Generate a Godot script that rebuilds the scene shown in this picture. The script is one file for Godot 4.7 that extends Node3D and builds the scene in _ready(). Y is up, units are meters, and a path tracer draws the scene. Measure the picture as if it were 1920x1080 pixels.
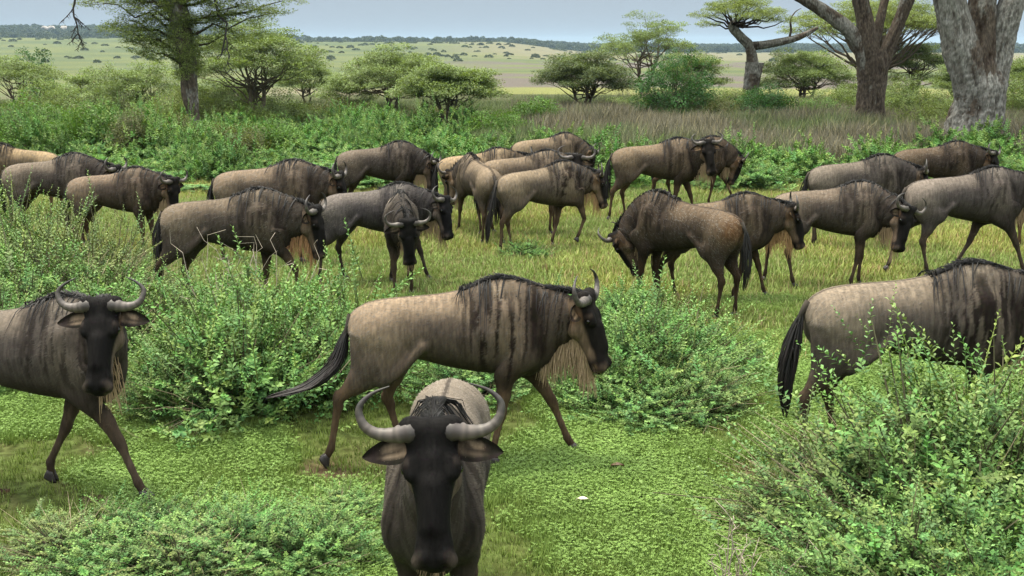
extends Node3D
# A herd of wildebeest walking over green turf between leafy bushes, acacias and a pale lake plain behind. Metres, y up, the view runs along -z.

var near := {}
var far := {}
var bushes := []
var fresh := []

func _ready() -> void:
	# ---- camera, sky, sun, exposure
	var cam := Camera3D.new()
	cam.name = "camera"
	cam.fov = 30.21
	cam.near = 0.1
	cam.far = 20000.0
	cam.position = Vector3(0, 3.2, 0)
	cam.rotation_degrees = Vector3(-12.84, 0, 0)
	add_child(cam)
	var env := Environment.new()
	env.background_mode = Environment.BG_SKY
	env.sky = Sky.new()
	env.sky.sky_material = overcast_sky()
	env.tonemap_mode = Environment.TONE_MAPPER_LINEAR
	env.tonemap_exposure = 3.0
	env.sdfgi_enabled = true
	env.ssao_enabled = true
	env.ssil_enabled = true
	env.fog_enabled = true
	env.fog_light_color = Color(0.55, 0.65, 0.73)
	env.fog_density = 0.00008
	var world := WorldEnvironment.new()
	world.name = "world"
	world.environment = env
	add_child(world)
	var sun := DirectionalLight3D.new()
	sun.name = "sun"
	sun.light_energy = 0.72
	sun.light_color = Color(1.0, 0.96, 0.89)
	sun.light_angular_distance = 16.0
	sun.shadow_enabled = true
	add_child(sun)
	sun.look_at_from_position(Vector3(-7, 24, -4), Vector3.ZERO, Vector3.UP)
	# ---- land, far to near
	make_plant_materials()
	make_land()
	distant_growth()
	thorn_belt()
	great_trees()
	make_herbs()
	ground_cover()
	# ---- the herd
	make_animal_materials()
	near = make_beast_base(0.0142, 0.0068)
	near.near = true
	far = make_beast_base(0.0265, 0.0125)
	herd()
	# ---- bushes between the animals, small things on the turf
	bush_things()
	small_things()

func overcast_sky() -> PanoramaSkyMaterial:
	# thick cloud: blue grey low down, brighter overhead, soft broken shapes
	var n := FastNoiseLite.new()
	n.seed = 31
	n.frequency = 1.0
	n.fractal_octaves = 5
	var w := 768
	var h := 384
	var im := Image.create(w, h, false, Image.FORMAT_RGBF)
	for y in h:
		var el := (0.5 - (y + 0.5) / h) * PI
		var up := sin(el)
		for x in w:
			var az := (x + 0.5) / w * TAU
			var d := Vector3(cos(el) * cos(az), up, cos(el) * sin(az))
			var q := Vector3(d.x, 0, d.z) / (maxf(up, 0.0) + 0.22)
			var v := n.get_noise_3d(q.x * 0.9, 3.0, q.z * 0.9)
			var low := Color(0.056, 0.079, 0.100)
			var high := Color(0.98, 0.98, 0.96)
			var c := low.lerp(high, smoothstep(-0.02, 0.80, up + v * 0.10))
			c = c * (1.0 + v * 0.16)
			if up < 0.0:
				c = Color(0.20, 0.24, 0.20).lerp(c, smoothstep(-0.03, 0.0, up))
			im.set_pixel(x, y, c)
	var m := PanoramaSkyMaterial.new()
	m.panorama = ImageTexture.create_from_image(im)
	return m

func beast(base: Dictionary, x: float, z: float, heading: float, size: float, pose: Dictionary, label: String, seed_at: int, tint: Color) -> void:
	wildebeest(base, Vector3(x, land_height(x, z), z), heading, size, pose, label, seed_at, tint)

func on_land(x: float, z: float) -> Vector3:
	return Vector3(x, land_height(x, z), z)


# ---------------------------------------------------------------- what stands where
func make_plant_materials() -> void:
	var rng := RandomNumberGenerator.new()
	rng.seed = 77
	wood_material.vertex_color_use_as_albedo = true
	wood_material.roughness = 0.9
	bark_material.vertex_color_use_as_albedo = true
	bark_material.roughness = 0.92
	bark_material.metallic_specular = 0.25
	bark_material.albedo_texture = noise_texture(256, 0.06, 51, Color(0.55, 0.55, 0.55), Color(1, 1, 1), 4, 0.35)
	bark_material.uv1_triplanar = true
	bark_material.uv1_scale = Vector3(0.9, 0.9, 0.9)
	bark_material.heightmap_enabled = true
	bark_material.heightmap_texture = bark_material.albedo_texture
	bark_material.heightmap_scale = 5.0
	sprays = [
		leaf_spray(rng, 76, 0.078, Color(0.120, 0.178, 0.068), Color(0.235, 0.310, 0.120)),
		leaf_spray(rng, 76, 0.078, Color(0.080, 0.115, 0.052), Color(0.155, 0.200, 0.090)),
		leaf_spray(rng, 60, 0.100, Color(0.030, 0.088, 0.026), Color(0.065, 0.165, 0.046), 0.2),
		leaf_spray(rng, 60, 0.090, Color(0.070, 0.150, 0.036), Color(0.140, 0.250, 0.064), 0.2),
		leaf_spray(rng, 60, 0.075, Color(0.080, 0.105, 0.042), Color(0.150, 0.170, 0.072), 0.2),
		leaf_spray(rng, 76, 0.078, Color(0.125, 0.175, 0.050), Color(0.225, 0.285, 0.090))]
	for i in 6:
		spray_materials.append(leaf_material(Color(1, 1, 1), 0.8))

func distant_growth() -> void:
	var rng := RandomNumberGenerator.new()
	rng.seed = 401
	var l := Leaves.new()
	for i in 220:
		var d := ball(rng)
		d.y = absf(d.y)
		var p := Vector3(d.x * 0.5, d.y * 0.62, d.z * 0.5) * rng.randf_range(0.6, 1.05)
		l.leaf(p, (d + ball(rng) * 0.8).normalized(), ball(rng), 0.20, 0.075, Color(0.055, 0.075, 0.036).lerp(Color(0.10, 0.125, 0.06), rng.randf()))
	var m := l.mesh()
	var where := []
	var tints := []
	while where.size() < 700:
		var u := rng.randf_range(-0.62, 0.62)
		var r := lerpf(520.0, 2100.0, sqrt(rng.randf()))
		var x := u * r
		var z := -r * sqrt(1.0 - u * u)
		var n := land_noise.get_noise_2d(x * 0.08, z * 0.3)
		var band := smoothstep(780.0, 1050.0, r)
		if rng.randf() > (0.03 + band * smoothstep(0.0, 0.25, n)) * lerpf(1.0, 0.12, smoothstep(0.10, 0.25, u)):
			continue
		where.append(spin(rng, on_land(x, z), rng.randf_range(2.5, 7.0) * lerpf(0.7, 1.3, band), 0.1, rng.randf_range(0.35, 0.7)))
		var q := rng.randf_range(0.6, 1.2)
		tints.append(Color(q, q, q))
	scatter("distant_bushes", m, spray_materials[0], where, tints, self).set_meta("kind", "stuff")
	where = []
	tints = []
	while where.size() < 7000:
		var u := rng.randf_range(-0.62, 0.62)
		var r := lerpf(1980.0, 3300.0, rng.randf())
		if u > -0.24 and u < 0.0 and rng.randf() < 0.8:
			continue
		var x := u * r
		var z := -r * sqrt(1.0 - u * u)
		where.append(spin(rng, on_land(x, z), rng.randf_range(9.0, 18.0), 0.1, rng.randf_range(0.6, 1.0)))
		var q := rng.randf_range(0.5, 1.0)
		tints.append(Color(q, q, q))
	scatter("distant_woods", m, spray_materials[1], where, tints, self).set_meta("kind", "stuff")
	# two pale bare patches of rock on the left hill
	for k in 2:
		var st := Locks.new()
		var w: float = [15.0, 6.0][k]
		var path := []
		for i in 7:
			path.append(Vector3((i - 3) * w / 3.0, 2.0 * sin(i * 1.7), 3.0 * cos(i * 2.1)))
		tube(st, path, [0.5, 3.0, 4.5, 4.0, 4.5, 3.0, 0.5], 9, [Color(0.5, 0.46, 0.4), Color(0.55, 0.5, 0.44), Color(0.5, 0.46, 0.4), Color(0.58, 0.54, 0.48), Color(0.5, 0.46, 0.4), Color(0.55, 0.5, 0.44), Color(0.5, 0.46, 0.4)])
		var o := part("pale_outcrop", smooth_mesh(st.pts, st.tris, st.cols), bark_material, self)
		var u: float = [-0.389, -0.378][k]
		var x := u * 2450.0
		o.position = on_land(x, -2450.0 * sqrt(1.0 - u * u)) + Vector3(0, 9.0, 0)
		tag(o, ["long pale outcrop on the far wooded hill at left", "short pale outcrop right of the long one on the far hill"][k], "outcrop")

func thorn_belt() -> void:
	acacia(on_land(-10.2, -43.0), 4.09, 4.84, 3, 1.50, 0, 100, "wide thin crowned acacia right of the tall leaning trunk on the left", {"low": 0.5, "dome": 0.4, "girth": 0.026})
	acacia(on_land(-24.6, -54.0), 2.58, 4.05, 3, 1.00, 0, 101, "small flat acacia at the left edge, pale plain behind", {"dome": 0.35})
	acacia(on_land(-5.5, -50.0), 3.10, 4.62, 4, 1.50, 0, 102, "broad acacia left of the small dark stemmed one near the middle", {"dome": 0.55})
	acacia(on_land(-2.5, -42.5), 2.63, 3.61, 5, 1.60, 0, 103, "neat umbrella acacia with dark slender stems near the middle", {"dome": 0.45, "low": 0.48, "girth": 0.024})
	acacia(on_land(3.5, -52.0), 2.98, 4.03, 4, 1.70, 1, 104, "dark dense acacia standing alone right of the middle, over dry grass", {"dome": 0.5, "low": 0.4})
	acacia(on_land(7.8, -64.0), 5.23, 5.44, 2, 1.25, 0, 105, "taller airy acacia rising behind the dark green round bush", {"dome": 0.5, "low": 0.55, "girth": 0.02})
	acacia(on_land(15.1, -56.0), 3.20, 4.34, 3, 1.50, 0, 106, "bushy acacia between the broken trunk and the forked trunk", {"dome": 0.55, "low": 0.3})
	acacia(on_land(23.0, -62.0), 3.48, 3.72, 3, 1.30, 0, 107, "acacia bush between the two thick trunks", {"dome": 0.5, "low": 0.3})
	acacia(on_land(-10.6, -56.0), 2.35, 2.80, 2, 1.00, 0, 108, "small thin acacia right of the wide thin crowned one", {"dome": 0.4})
	acacia(on_land(-7.9, -51.0), 1.59, 2.42, 3, 0.80, 0, 109, "low scrubby acacia left of the broad middle acacia", {"dome": 0.5, "low": 0.3})
	acacia(on_land(-19.5, -50.0), 2.15, 3.00, 3, 0.90, 0, 110, "feathery thorn bush between the left edge acacia and the leaning trunk", {"dome": 0.6, "low": 0.3})
	acacia(on_land(-15.9, -47.0), 2.39, 3.52, 3, 0.90, 0, 111, "grey green thorn tree in front of the leaning trunk, left side", {"dome": 0.5, "low": 0.35})
	acacia(on_land(-12.3, -46.0), 1.75, 2.99, 3, 0.90, 0, 112, "grey green thorn tree right at the foot of the leaning trunk", {"dome": 0.5, "low": 0.3})
	acacia(on_land(9.7, -58.0), 2.90, 3.19, 3, 1.10, 0, 113, "pale acacia peeping out over the dark green round bush", {"dome": 0.5, "low": 0.4})
	acacia(on_land(26.9, -58.0), 2.54, 3.19, 3, 1.10, 0, 114, "bush like acacia right of the thickest trunk at the edge", {"dome": 0.5, "low": 0.3})
	acacia(on_land(22.5, -55.0), 2.26, 2.20, 2, 0.90, 0, 115, "small acacia peeping out left of the thickest trunk", {"dome": 0.5, "low": 0.3})
	shrub(on_land(7.3, -48.0), 2.77, 3.96, 420, 2, 300, "dense dark green round bush right of the middle, below the airy acacia", {"called": "round_bush", "tilt": 0.9})
	shrub(on_land(10.9, -47.0), 1.42, 2.47, 200, 2, 301, "small dark green bush left of the forked trunk", {"called": "round_bush"})
	shrub(on_land(-14.7, -33.0), 1.42, 3.46, 300, 3, 302, "large bright green shrub behind the herd at far left", {})
	shrub(on_land(-12.5, -32.0), 1.34, 2.08, 220, 3, 303, "bright green shrub right of the large one at far left", {})
	shrub(on_land(-10.8, -31.0), 1.29, 1.71, 200, 4, 304, "brownish green shrub left of the leaning trunk foot", {})
	shrub(on_land(-10.0, -32.0), 1.10, 1.60, 180, 4, 305, "brownish shrub right under the leaning trunk", {})
	shrub(on_land(-8.0, -31.0), 0.92, 1.71, 200, 4, 306, "dark twiggy shrub right of the leaning trunk foot", {})
	shrub(on_land(-7.2, -33.0), 0.84, 1.81, 180, 3, 307, "fresh green shrub above the back of the brown striped wildebeest", {})
	shrub(on_land(-9.3, -33.0), 0.84, 1.49, 140, 3, 308, "green shrub between the two brownish shrubs by the leaning trunk", {})
	shrub(on_land(-7.1, -48.0), 0.61, 2.88, 150, 4, 309, "low olive shrub below the scrubby acacia", {})
	shrub(on_land(0.9, -44.0), 0.91, 2.42, 170, 3, 310, "bright green shrub between the middle acacias and the dark lone one", {})
	shrub(on_land(-0.6, -40.0), 0.73, 2.20, 140, 3, 311, "low green shrub right of the neat umbrella acacia", {})
	shrub(on_land(15.7, -52.0), 1.31, 3.38, 170, 0, 312, "grey green shrub at the left of the forked trunk base", {"spray": 0.9})
	shrub(on_land(18.3, -50.0), 1.62, 3.00, 170, 0, 313, "grey green shrub between forked and thickest trunks, low", {"spray": 0.9})
	shrub(on_land(12.6, -49.0), 0.94, 2.21, 120, 0, 314, "grey green shrub right of the small dark bush", {"spray": 0.9})
	shrub(on_land(22.4, -48.0), 1.68, 2.40, 150, 0, 315, "grey green shrub at the right edge beyond the thickest trunk", {"spray": 0.9})
	shrub(on_land(-65.5, -150.0), 10.31, 5.25, 140, 2, 316, "dark round bush out on the green plain at left", {"spray": 2.6})
	shrub(on_land(-8.7, -44.0), 0.74, 3.08, 150, 0, 317, "olive thorn shrub under the small thin acacia", {"spray": 0.9})
	shrub(on_land(-18.0, -44.0), 1.21, 3.08, 170, 0, 318, "thorn shrub in front of the feathery thorn bush at left", {"spray": 0.9})
	shrub(on_land(-13.5, -42.0), 1.06, 2.94, 170, 0, 319, "thorn shrub just left of the leaning trunk", {"spray": 0.9})
	shrub(on_land(-10.1, -41.0), 0.99, 2.46, 150, 0, 320, "thorn shrub just right of the leaning trunk", {"spray": 0.9})
	shrub(on_land(-3.9, -47.0), 0.50, 2.82, 110, 4, 321, "low brown green shrub between the two middle acacias", {})
	shrub(on_land(18.8, -56.0), 1.97, 3.08, 120, 0, 322, "grey green thorn shrub showing behind the forked trunk", {"spray": 0.9})
	shrub(on_land(20.1, -49.0), 1.30, 2.69, 110, 0, 323, "grey green shrub behind the left side of the thickest trunk", {"spray": 0.9})
	shrub(on_land(10.7, -53.0), 1.14, 2.65, 110, 0, 324, "pale shrub under the broken tree", {"spray": 0.9})
	shrub(on_land(6.0, -55.0), 0.53, 3.02, 110, 0, 325, "grey shrub between the lone dark acacia and the round bush", {"spray": 0.9})
	shrub(on_land(-19.2, -45.0), 1.78, 3.83, 190, 0, 326, "pale thorn shrub under the left edge acacia", {"spray": 0.9})
	shrub(on_land(-16.7, -46.0), 1.97, 3.45, 170, 0, 327, "pale thorn shrub between the feathery bush and the leaning trunk", {"spray": 0.9})
	shrub(on_land(-13.1, -43.0), 1.53, 3.23, 170, 5, 328, "yellowish thorn shrub around the foot of the leaning trunk", {"spray": 0.9})
	shrub(on_land(-10.1, -45.0), 1.23, 3.38, 170, 0, 329, "pale thorn shrub below the wide thin crowned acacia", {"spray": 0.9})
	shrub(on_land(-11.8, -44.0), 1.60, 2.64, 150, 0, 330, "pale thorn shrub right beside the leaning trunk", {"spray": 0.9})
	shrub(on_land(-7.9, -46.0), 0.86, 2.99, 130, 4, 331, "olive scrub right of the small thin acacia", {"spray": 0.9})
	shrub(on_land(-5.6, -45.0), 0.58, 2.48, 110, 3, 332, "bright low shrub below the broad middle acacia", {"spray": 0.8})
	shrub(on_land(9.0, -47.0), 0.92, 2.82, 130, 4, 333, "brownish scrub right of the dark green round bush", {"spray": 0.8})
	shrub(on_land(13.5, -48.0), 0.75, 2.64, 120, 3, 334, "light green scrub in front of the bushy acacia", {"spray": 0.8})
	shrub(on_land(16.6, -43.0), 1.01, 2.58, 130, 5, 335, "yellowish scrub left of the thickest trunk foot", {"spray": 0.8})

func great_trees() -> void:
	# thickest trunk: three stems grown together
	var t := Node3D.new()
	t.name = numbered("thick_tree")
	add_child(t)
	t.position = on_land(15.50, -36.0)
	var st := Locks.new()
	bark_limb(st, [Vector3(0, -0.3, 0), Vector3(0.0, 0.6, 0), Vector3(0.02, 1.4, 0), Vector3(0.02, 2.0, 0), Vector3(0, 2.6, 0)], [0.92, 0.82, 0.75, 0.74, 0.45], 80, 72, 0.14, 0.85, 3, 0.30)
	bark_limb(st, [Vector3(-0.12, 0.3, 0.10), Vector3(-0.22, 1.5, 0.12), Vector3(-0.60, 2.8, 0.05), Vector3(-1.25, 4.6, 0), Vector3(-2.1, 7.2, 0.3), Vector3(-3.6, 9.0, 0.5)], [0.50, 0.55, 0.56, 0.48, 0.34, 0.12], 130, 40, 0.14, 0.95, 5)
	bark_limb(st, [Vector3(0.02, 0.2, 0.22), Vector3(0.05, 1.6, 0.2), Vector3(-0.05, 3.2, 0.02), Vector3(-0.12, 4.8, -0.1), Vector3(0.3, 7.2, -0.8), Vector3(0.4, 9.4, -1.6)], [0.48, 0.5, 0.44, 0.40, 0.3, 0.12], 130, 40, 0.14, 0.45, 8)
	bark_limb(st, [Vector3(0.26, 0.3, 0.05), Vector3(0.34, 1.6, 0.05), Vector3(0.54, 3.0, -0.05), Vector3(0.85, 4.6, 0), Vector3(1.9, 7.0, -0.2), Vector3(3.3, 8.8, -0.3)], [0.45, 0.46, 0.44, 0.40, 0.3, 0.12], 130, 40, 0.14, 0.98, 13)
	part("trunk", smooth_mesh(st.pts, st.tris, st.cols), bark_material, t)
	canopy(t, [Vector3(-3.6, 9.0, 0.5), Vector3(0.4, 9.4, -1.6), Vector3(3.3, 8.8, -0.3)], 3.2, 5, 21)
	tag(t, "thickest tree trunk at right, grey bark, three stems grown together", "tree")
	# forked trunk
	t = Node3D.new()
	t.name = numbered("forked_tree")
	add_child(t)
	t.position = on_land(14.95, -45.0)
	st = Locks.new()
	bark_limb(st, [Vector3(0, -0.3, 0), Vector3(0, 0.6, 0), Vector3(-0.02, 1.5, 0), Vector3(-0.05, 2.3, 0), Vector3(-0.12, 3.0, 0)], [0.62, 0.55, 0.53, 0.60, 0.5], 70, 56, 0.12, 0.18, 23, 0.25)
	bark_limb(st, [Vector3(-0.15, 1.7, 0.05), Vector3(-0.55, 2.9, 0.1), Vector3(-1.15, 3.75, 0.1), Vector3(-2.3, 4.55, 0.1), Vector3(-3.9, 5.5, 0.3), Vector3(-5.2, 7.0, 0.5)], [0.34, 0.31, 0.28, 0.26, 0.2, 0.1], 120, 32, 0.13, 0.75, 27)
	bark_limb(st, [Vector3(-0.12, 2.2, 0.1), Vector3(-0.35, 3.2, 0.12), Vector3(-0.55, 4.2, 0.05), Vector3(-0.85, 5.4, 0), Vector3(-1.2, 8.0, -0.3)], [0.42, 0.40, 0.33, 0.28, 0.1], 110, 36, 0.13, 0.25, 33)
	bark_limb(st, [Vector3(0.15, 2.0, 0), Vector3(0.5, 3.0, 0), Vector3(0.95, 4.2, -0.05), Vector3(1.3, 5.3, 0), Vector3(2.4, 7.8, 0.2)], [0.36, 0.28, 0.25, 0.24, 0.1], 110, 32, 0.13, 0.30, 37)
	bark_limb(st, [Vector3(0.0, 2.6, -0.25), Vector3(0.15, 3.6, -0.35), Vector3(0.35, 4.6, -0.5), Vector3(0.7, 6.0, -0.9), Vector3(0.9, 8.0, -1.4)], [0.26, 0.2, 0.17, 0.14, 0.06], 80, 20, 0.10, 0.5, 41)
	part("trunk", smooth_mesh(st.pts, st.tris, st.cols), bark_material, t)
	canopy(t, [Vector3(-5.2, 7.2, 0.5), Vector3(-1.2, 8.1, -0.3), Vector3(2.4, 7.9, 0.2)], 2.6, 5, 22)
	tag(t, "brown furrowed tree trunk forking into spread limbs left of the thickest trunk", "tree")
	# broken tree with a flat crown and one long bare limb
	t = Node3D.new()
	t.name = numbered("broken_tree")
	add_child(t)
	t.position = on_land(12.12, -55.0)
	st = Locks.new()
	bark_limb(st, [Vector3(0, -0.3, 0), Vector3(0, 0.9, 0), Vector3(0.06, 1.8, 0), Vector3(0.10, 2.35, 0)], [0.42, 0.38, 0.40, 0.44], 40, 24, 0.16, 0.5, 43, 0.2)
	bark_limb(st, [Vector3(0.05, 2.1, 0), Vector3(-0.08, 2.8, 0), Vector3(-0.22, 3.2, 0), Vector3(-0.65, 3.6, 0), Vector3(-1.1, 4.1, 0), Vector3(-0.95, 4.4, 0)], [0.30, 0.25, 0.25, 0.22, 0.20, 0.10], 60, 18, 0.14, 0.85, 47)
	bark_limb(st, [Vector3(-0.25, 3.15, 0), Vector3(0.5, 3.2, 0.05), Vector3(1.3, 3.35, 0.1), Vector3(2.3, 3.6, 0), Vector3(3.2, 4.05, 0)], [0.24, 0.2, 0.19, 0.15, 0.07], 60, 16, 0.14, 0.85, 53)
	bark_limb(st, [Vector3(1.75, 3.4, 0.05), Vector3(1.85, 3.9, 0.05), Vector3(1.8, 4.4, 0.05), Vector3(2.0, 4.8, 0.05), Vector3(2.3, 5.0, 0.05)], [0.05, 0.06, 0.045, 0.03, 0.012], 24, 8, 0.2, 0.2, 59)
	var rng := RandomNumberGenerator.new()
	rng.seed = 91
	var where := []
	var tints := []
	for i in 22:
		var a := i * 2.399
		var q := sqrt((i + 0.5) / 22.0)
		var to := Vector3(-0.65 + cos(a) * 2.15 * q, 5.35 - 1.0 * q * q + rng.randf_range(-0.15, 0.15), sin(a) * 1.9 * q)
		var b := wander(Vector3(-1.0, 4.15, 0), to, 5, 0.09, rng, Vector3(0, -0.15, 0))
		limb(st, b, 0.06, 0.018, 5, Color(0.05, 0.04, 0.035), Color(0.06, 0.05, 0.04))
		for c in 17:
			var d := ball(rng)
			where.append(spin(rng, to + Vector3(d.x * 0.62, d.y * 0.13, d.z * 0.62), rng.randf_range(0.6, 1.1), 0.3))
			var v := rng.randf_range(0.75, 1.15)
			tints.append(Color(v, v, v))
	part("trunk", smooth_mesh(st.pts, st.tris, st.cols), bark_material, t)
	joined("crown", sprays[5], spray_materials[5], where, t)
	tag(t, "broken pale tree with a flat crown and one long bare limb reaching right", "tree")
	# yellow green umbrella behind the forked trunk
	acacia(on_land(20.3, -61.0), 5.75, 8.2, 1, 2.0, 5, 611, "yellow green umbrella tree spreading behind the forked trunk", {"low": 0.66, "dome": 0.22, "girth": 0.045, "called": "umbrella_tree"})
	# leaning trunk on the left, hung with leaves, with dead twigs hanging
	t = Node3D.new()
	t.name = numbered("leaning_tree")
	add_child(t)
	t.position = on_land(-10.94, -37.0)
	st = Locks.new()
	bark_limb(st, [Vector3(0, -0.3, 0), Vector3(0.0, 0.8, 0), Vector3(-0.02, 1.8, 0), Vector3(-0.08, 2.8, 0), Vector3(-0.25, 4.0, 0), Vector3(-0.4, 5.2, 0), Vector3(-0.5, 7.0, 0)], [0.26, 0.20, 0.22, 0.29, 0.32, 0.30, 0.2], 110, 28, 0.16, 0.6, 61, 0.2)
	bark_limb(st, [Vector3(0.02, 0.9, 0.1), Vector3(-0.18, 1.4, 0.14), Vector3(-0.22, 2.0, 0.12), Vector3(-0.1, 2.7, 0.1)], [0.09, 0.10, 0.09, 0.09], 30, 10, 0.15, 0.1, 63)
	where = []
	tints = []
	rng.seed = 93
	var plates := [Vector3(-1.9, 4.05, 0), Vector3(-1.5, 3.55, 0.3), Vector3(-2.5, 3.75, -0.3), Vector3(-1.0, 4.4, 0.4), Vector3(-2.7, 4.6, 0.2), Vector3(-1.7, 4.9, -0.4), Vector3(-1.2, 3.1, 0.3), Vector3(1.1, 4.2, 0), Vector3(1.8, 4.5, 0.3), Vector3(1.2, 3.6, -0.3), Vector3(2.6, 4.2, 0.2), Vector3(0.8, 4.9, 0.5), Vector3(2.3, 5.2, 0), Vector3(3.2, 4.7, -0.3), Vector3(-3.0, 5.3, 0.3), Vector3(-2.2, 5.6, -0.2), Vector3(3.0, 5.6, 0.2), Vector3(-0.6, 5.5, 0.4), Vector3(1.0, 6.0, 0), Vector3(-2.0, 6.0, 0)]
	for p in plates:
		var b := wander(Vector3(-0.15 - p.y * 0.03, p.y - 0.35 - absf(p.x) * 0.15, 0), p, 5, 0.07, rng)
		limb(st, b, 0.055, 0.015, 5)
		for k in 46:
			var f := rng.randf_range(0.35, 1.15)
			var c: Vector3 = b[0].lerp(p, f) if f > 1.0 else b[int(f * 5)].lerp(b[mini(int(f * 5) + 1, 5)], f * 5 - int(f * 5))
			var d := ball(rng)
			var q := c + Vector3(d.x * 0.62, d.y * 0.20, d.z * 0.62)
			where.append(spin(rng, q, rng.randf_range(0.5, 1.0), 0.35))
			var v := rng.randf_range(0.75, 1.15)
			tints.append(Color(v, v, v))
			if k % 4 == 0:
				limb(st, [c, c.lerp(q, 0.5), q], 0.012, 0.005, 3)
	for k in 340:
		var y := rng.randf_range(2.2, 5.4)
		var a := rng.randf() * TAU
		where.append(spin(rng, Vector3(-0.08 - (y - 2.7) * 0.13 + cos(a) * 0.42, y, sin(a) * 0.42), rng.randf_range(0.35, 0.7), 1.2))
		var v := rng.randf_range(0.6, 1.0)
		tints.append(Color(v, v, v * 0.8))
	part("trunk", smooth_mesh(st.pts, st.tris, st.cols), bark_material, t)
	joined("crown", sprays[5], spray_materials[5], where, t)
	st = Locks.new()
	limb(st, [Vector3(-0.45, 5.6, 0.3), Vector3(-1.6, 5.75, 0.5), Vector3(-2.6, 5.6, 0.6), Vector3(-3.3, 5.1, 0.7), Vector3(-3.42, 4.7, 0.7)], 0.09, 0.045, 6, Color(0.04, 0.034, 0.03), Color(0.03, 0.026, 0.024))
	hanging_twigs(st, Vector3(-3.42, 4.7, 0.7), Vector3(-0.15, -1.55, 0), 0.038, 4, rng)
	limb(st, [Vector3(-0.4, 5.5, 0.3), Vector3(0.5, 5.7, 0.5), Vector3(1.15, 5.2, 0.6), Vector3(1.18, 4.6, 0.6)], 0.09, 0.06, 6, Color(0.04, 0.034, 0.03), Color(0.03, 0.026, 0.024))
	limb(st, [Vector3(1.18, 4.6, 0.6), Vector3(1.22, 4.2, 0.6), Vector3(1.5, 3.95, 0.6), Vector3(1.42, 3.5, 0.6), Vector3(1.25, 2.9, 0.6)], 0.055, 0.02, 6, Color(0.03, 0.026, 0.024), Color(0.03, 0.026, 0.024))
	hanging_twigs(st, Vector3(1.42, 3.6, 0.6), Vector3(0.1, -1.3, 0), 0.028, 3, rng)
	part("dead_branch", smooth_mesh(st.pts, st.tris, st.cols), wood_material, t)
	tag(t, "tall leaning tree at left with layered thin leaves and dead twigs hanging", "tree")

func hanging_twigs(st: Locks, at: Vector3, down: Vector3, thick: float, depth: int, rng: RandomNumberGenerator) -> void:
	var p := at
	var n := 6
	for i in n:
		var q := p + down / n + Vector3(rng.randf_range(-1, 1), rng.randf_range(-0.3, 0.3), rng.randf_range(-0.6, 0.6)) * down.length() * 0.08
		limb(st, [p, p.lerp(q, 0.5) + ball(rng) * 0.01, q], thick * lerpf(1.0, 0.35, float(i) / n), thick * lerpf(1.0, 0.35, float(i + 1) / n), 5, Color(0.03, 0.026, 0.024), Color(0.035, 0.03, 0.028))
		if depth > 1 and i < n - 1:
			for s in 1 + i % 2:
				var out := Vector3(rng.randf_range(-1, 1), -0.7, rng.randf_range(-0.5, 0.5)).normalized() * down.length() * rng.randf_range(0.22, 0.5) * (1.0 - float(i) / n * 0.5)
				hanging_twigs(st, q, out, thick * 0.55, depth - 2 if depth > 2 else 1, rng)
		p = q

# leaves over the limbs that run out of the picture
func canopy(t: Node3D, ends: Array, radius: float, kind: int, seed_at: int) -> void:
	var rng := RandomNumberGenerator.new()
	rng.seed = seed_at
	var where := []
	var tints := []
	for e in ends:
		for k in 45:
			var d := ball(rng)
			where.append(spin(rng, e + Vector3(d.x * radius, absf(d.y) * 0.7 + 0.2, d.z * radius), rng.randf_range(1.6, 2.6), 0.3))
			var v := rng.randf_range(0.75, 1.15)
			tints.append(Color(v, v, v))
	joined("crown", sprays[kind], spray_materials[kind], where, t)

func make_herbs() -> void:
	var rng := RandomNumberGenerator.new()
	rng.seed = 501
	# detailed bushes: fresh, grey green, weedy
	for k in 2:
		bushes.append(herb_bush(rng, 0.62, 1100, 0.029, Color(0.075, 0.150, 0.040), Color(0.200, 0.310, 0.090), 0.006))
		bushes.append(herb_bush(rng, 0.70, 1300, 0.026, Color(0.088, 0.150, 0.044), Color(0.205, 0.300, 0.090), 0.03))
		bushes.append(herb_bush(rng, 0.75, 800, 0.024, Color(0.095, 0.140, 0.046), Color(0.205, 0.265, 0.090), 0.16))
	# simpler ones for the belt behind the herd
	for k in 3:
		fresh.append(herb_bush(rng, 0.62, 150, 0.065, Color(0.075, 0.155, 0.036), Color(0.175, 0.275, 0.078), 0.0)[0])

func in_view(rng: RandomNumberGenerator, d0: float, d1: float, margin := 0.64) -> Vector3:
	var d := sqrt(lerpf(d0 * d0, d1 * d1, rng.randf()))
	return Vector3(rng.randf_range(-margin, margin) * d, 0, -d)

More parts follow.
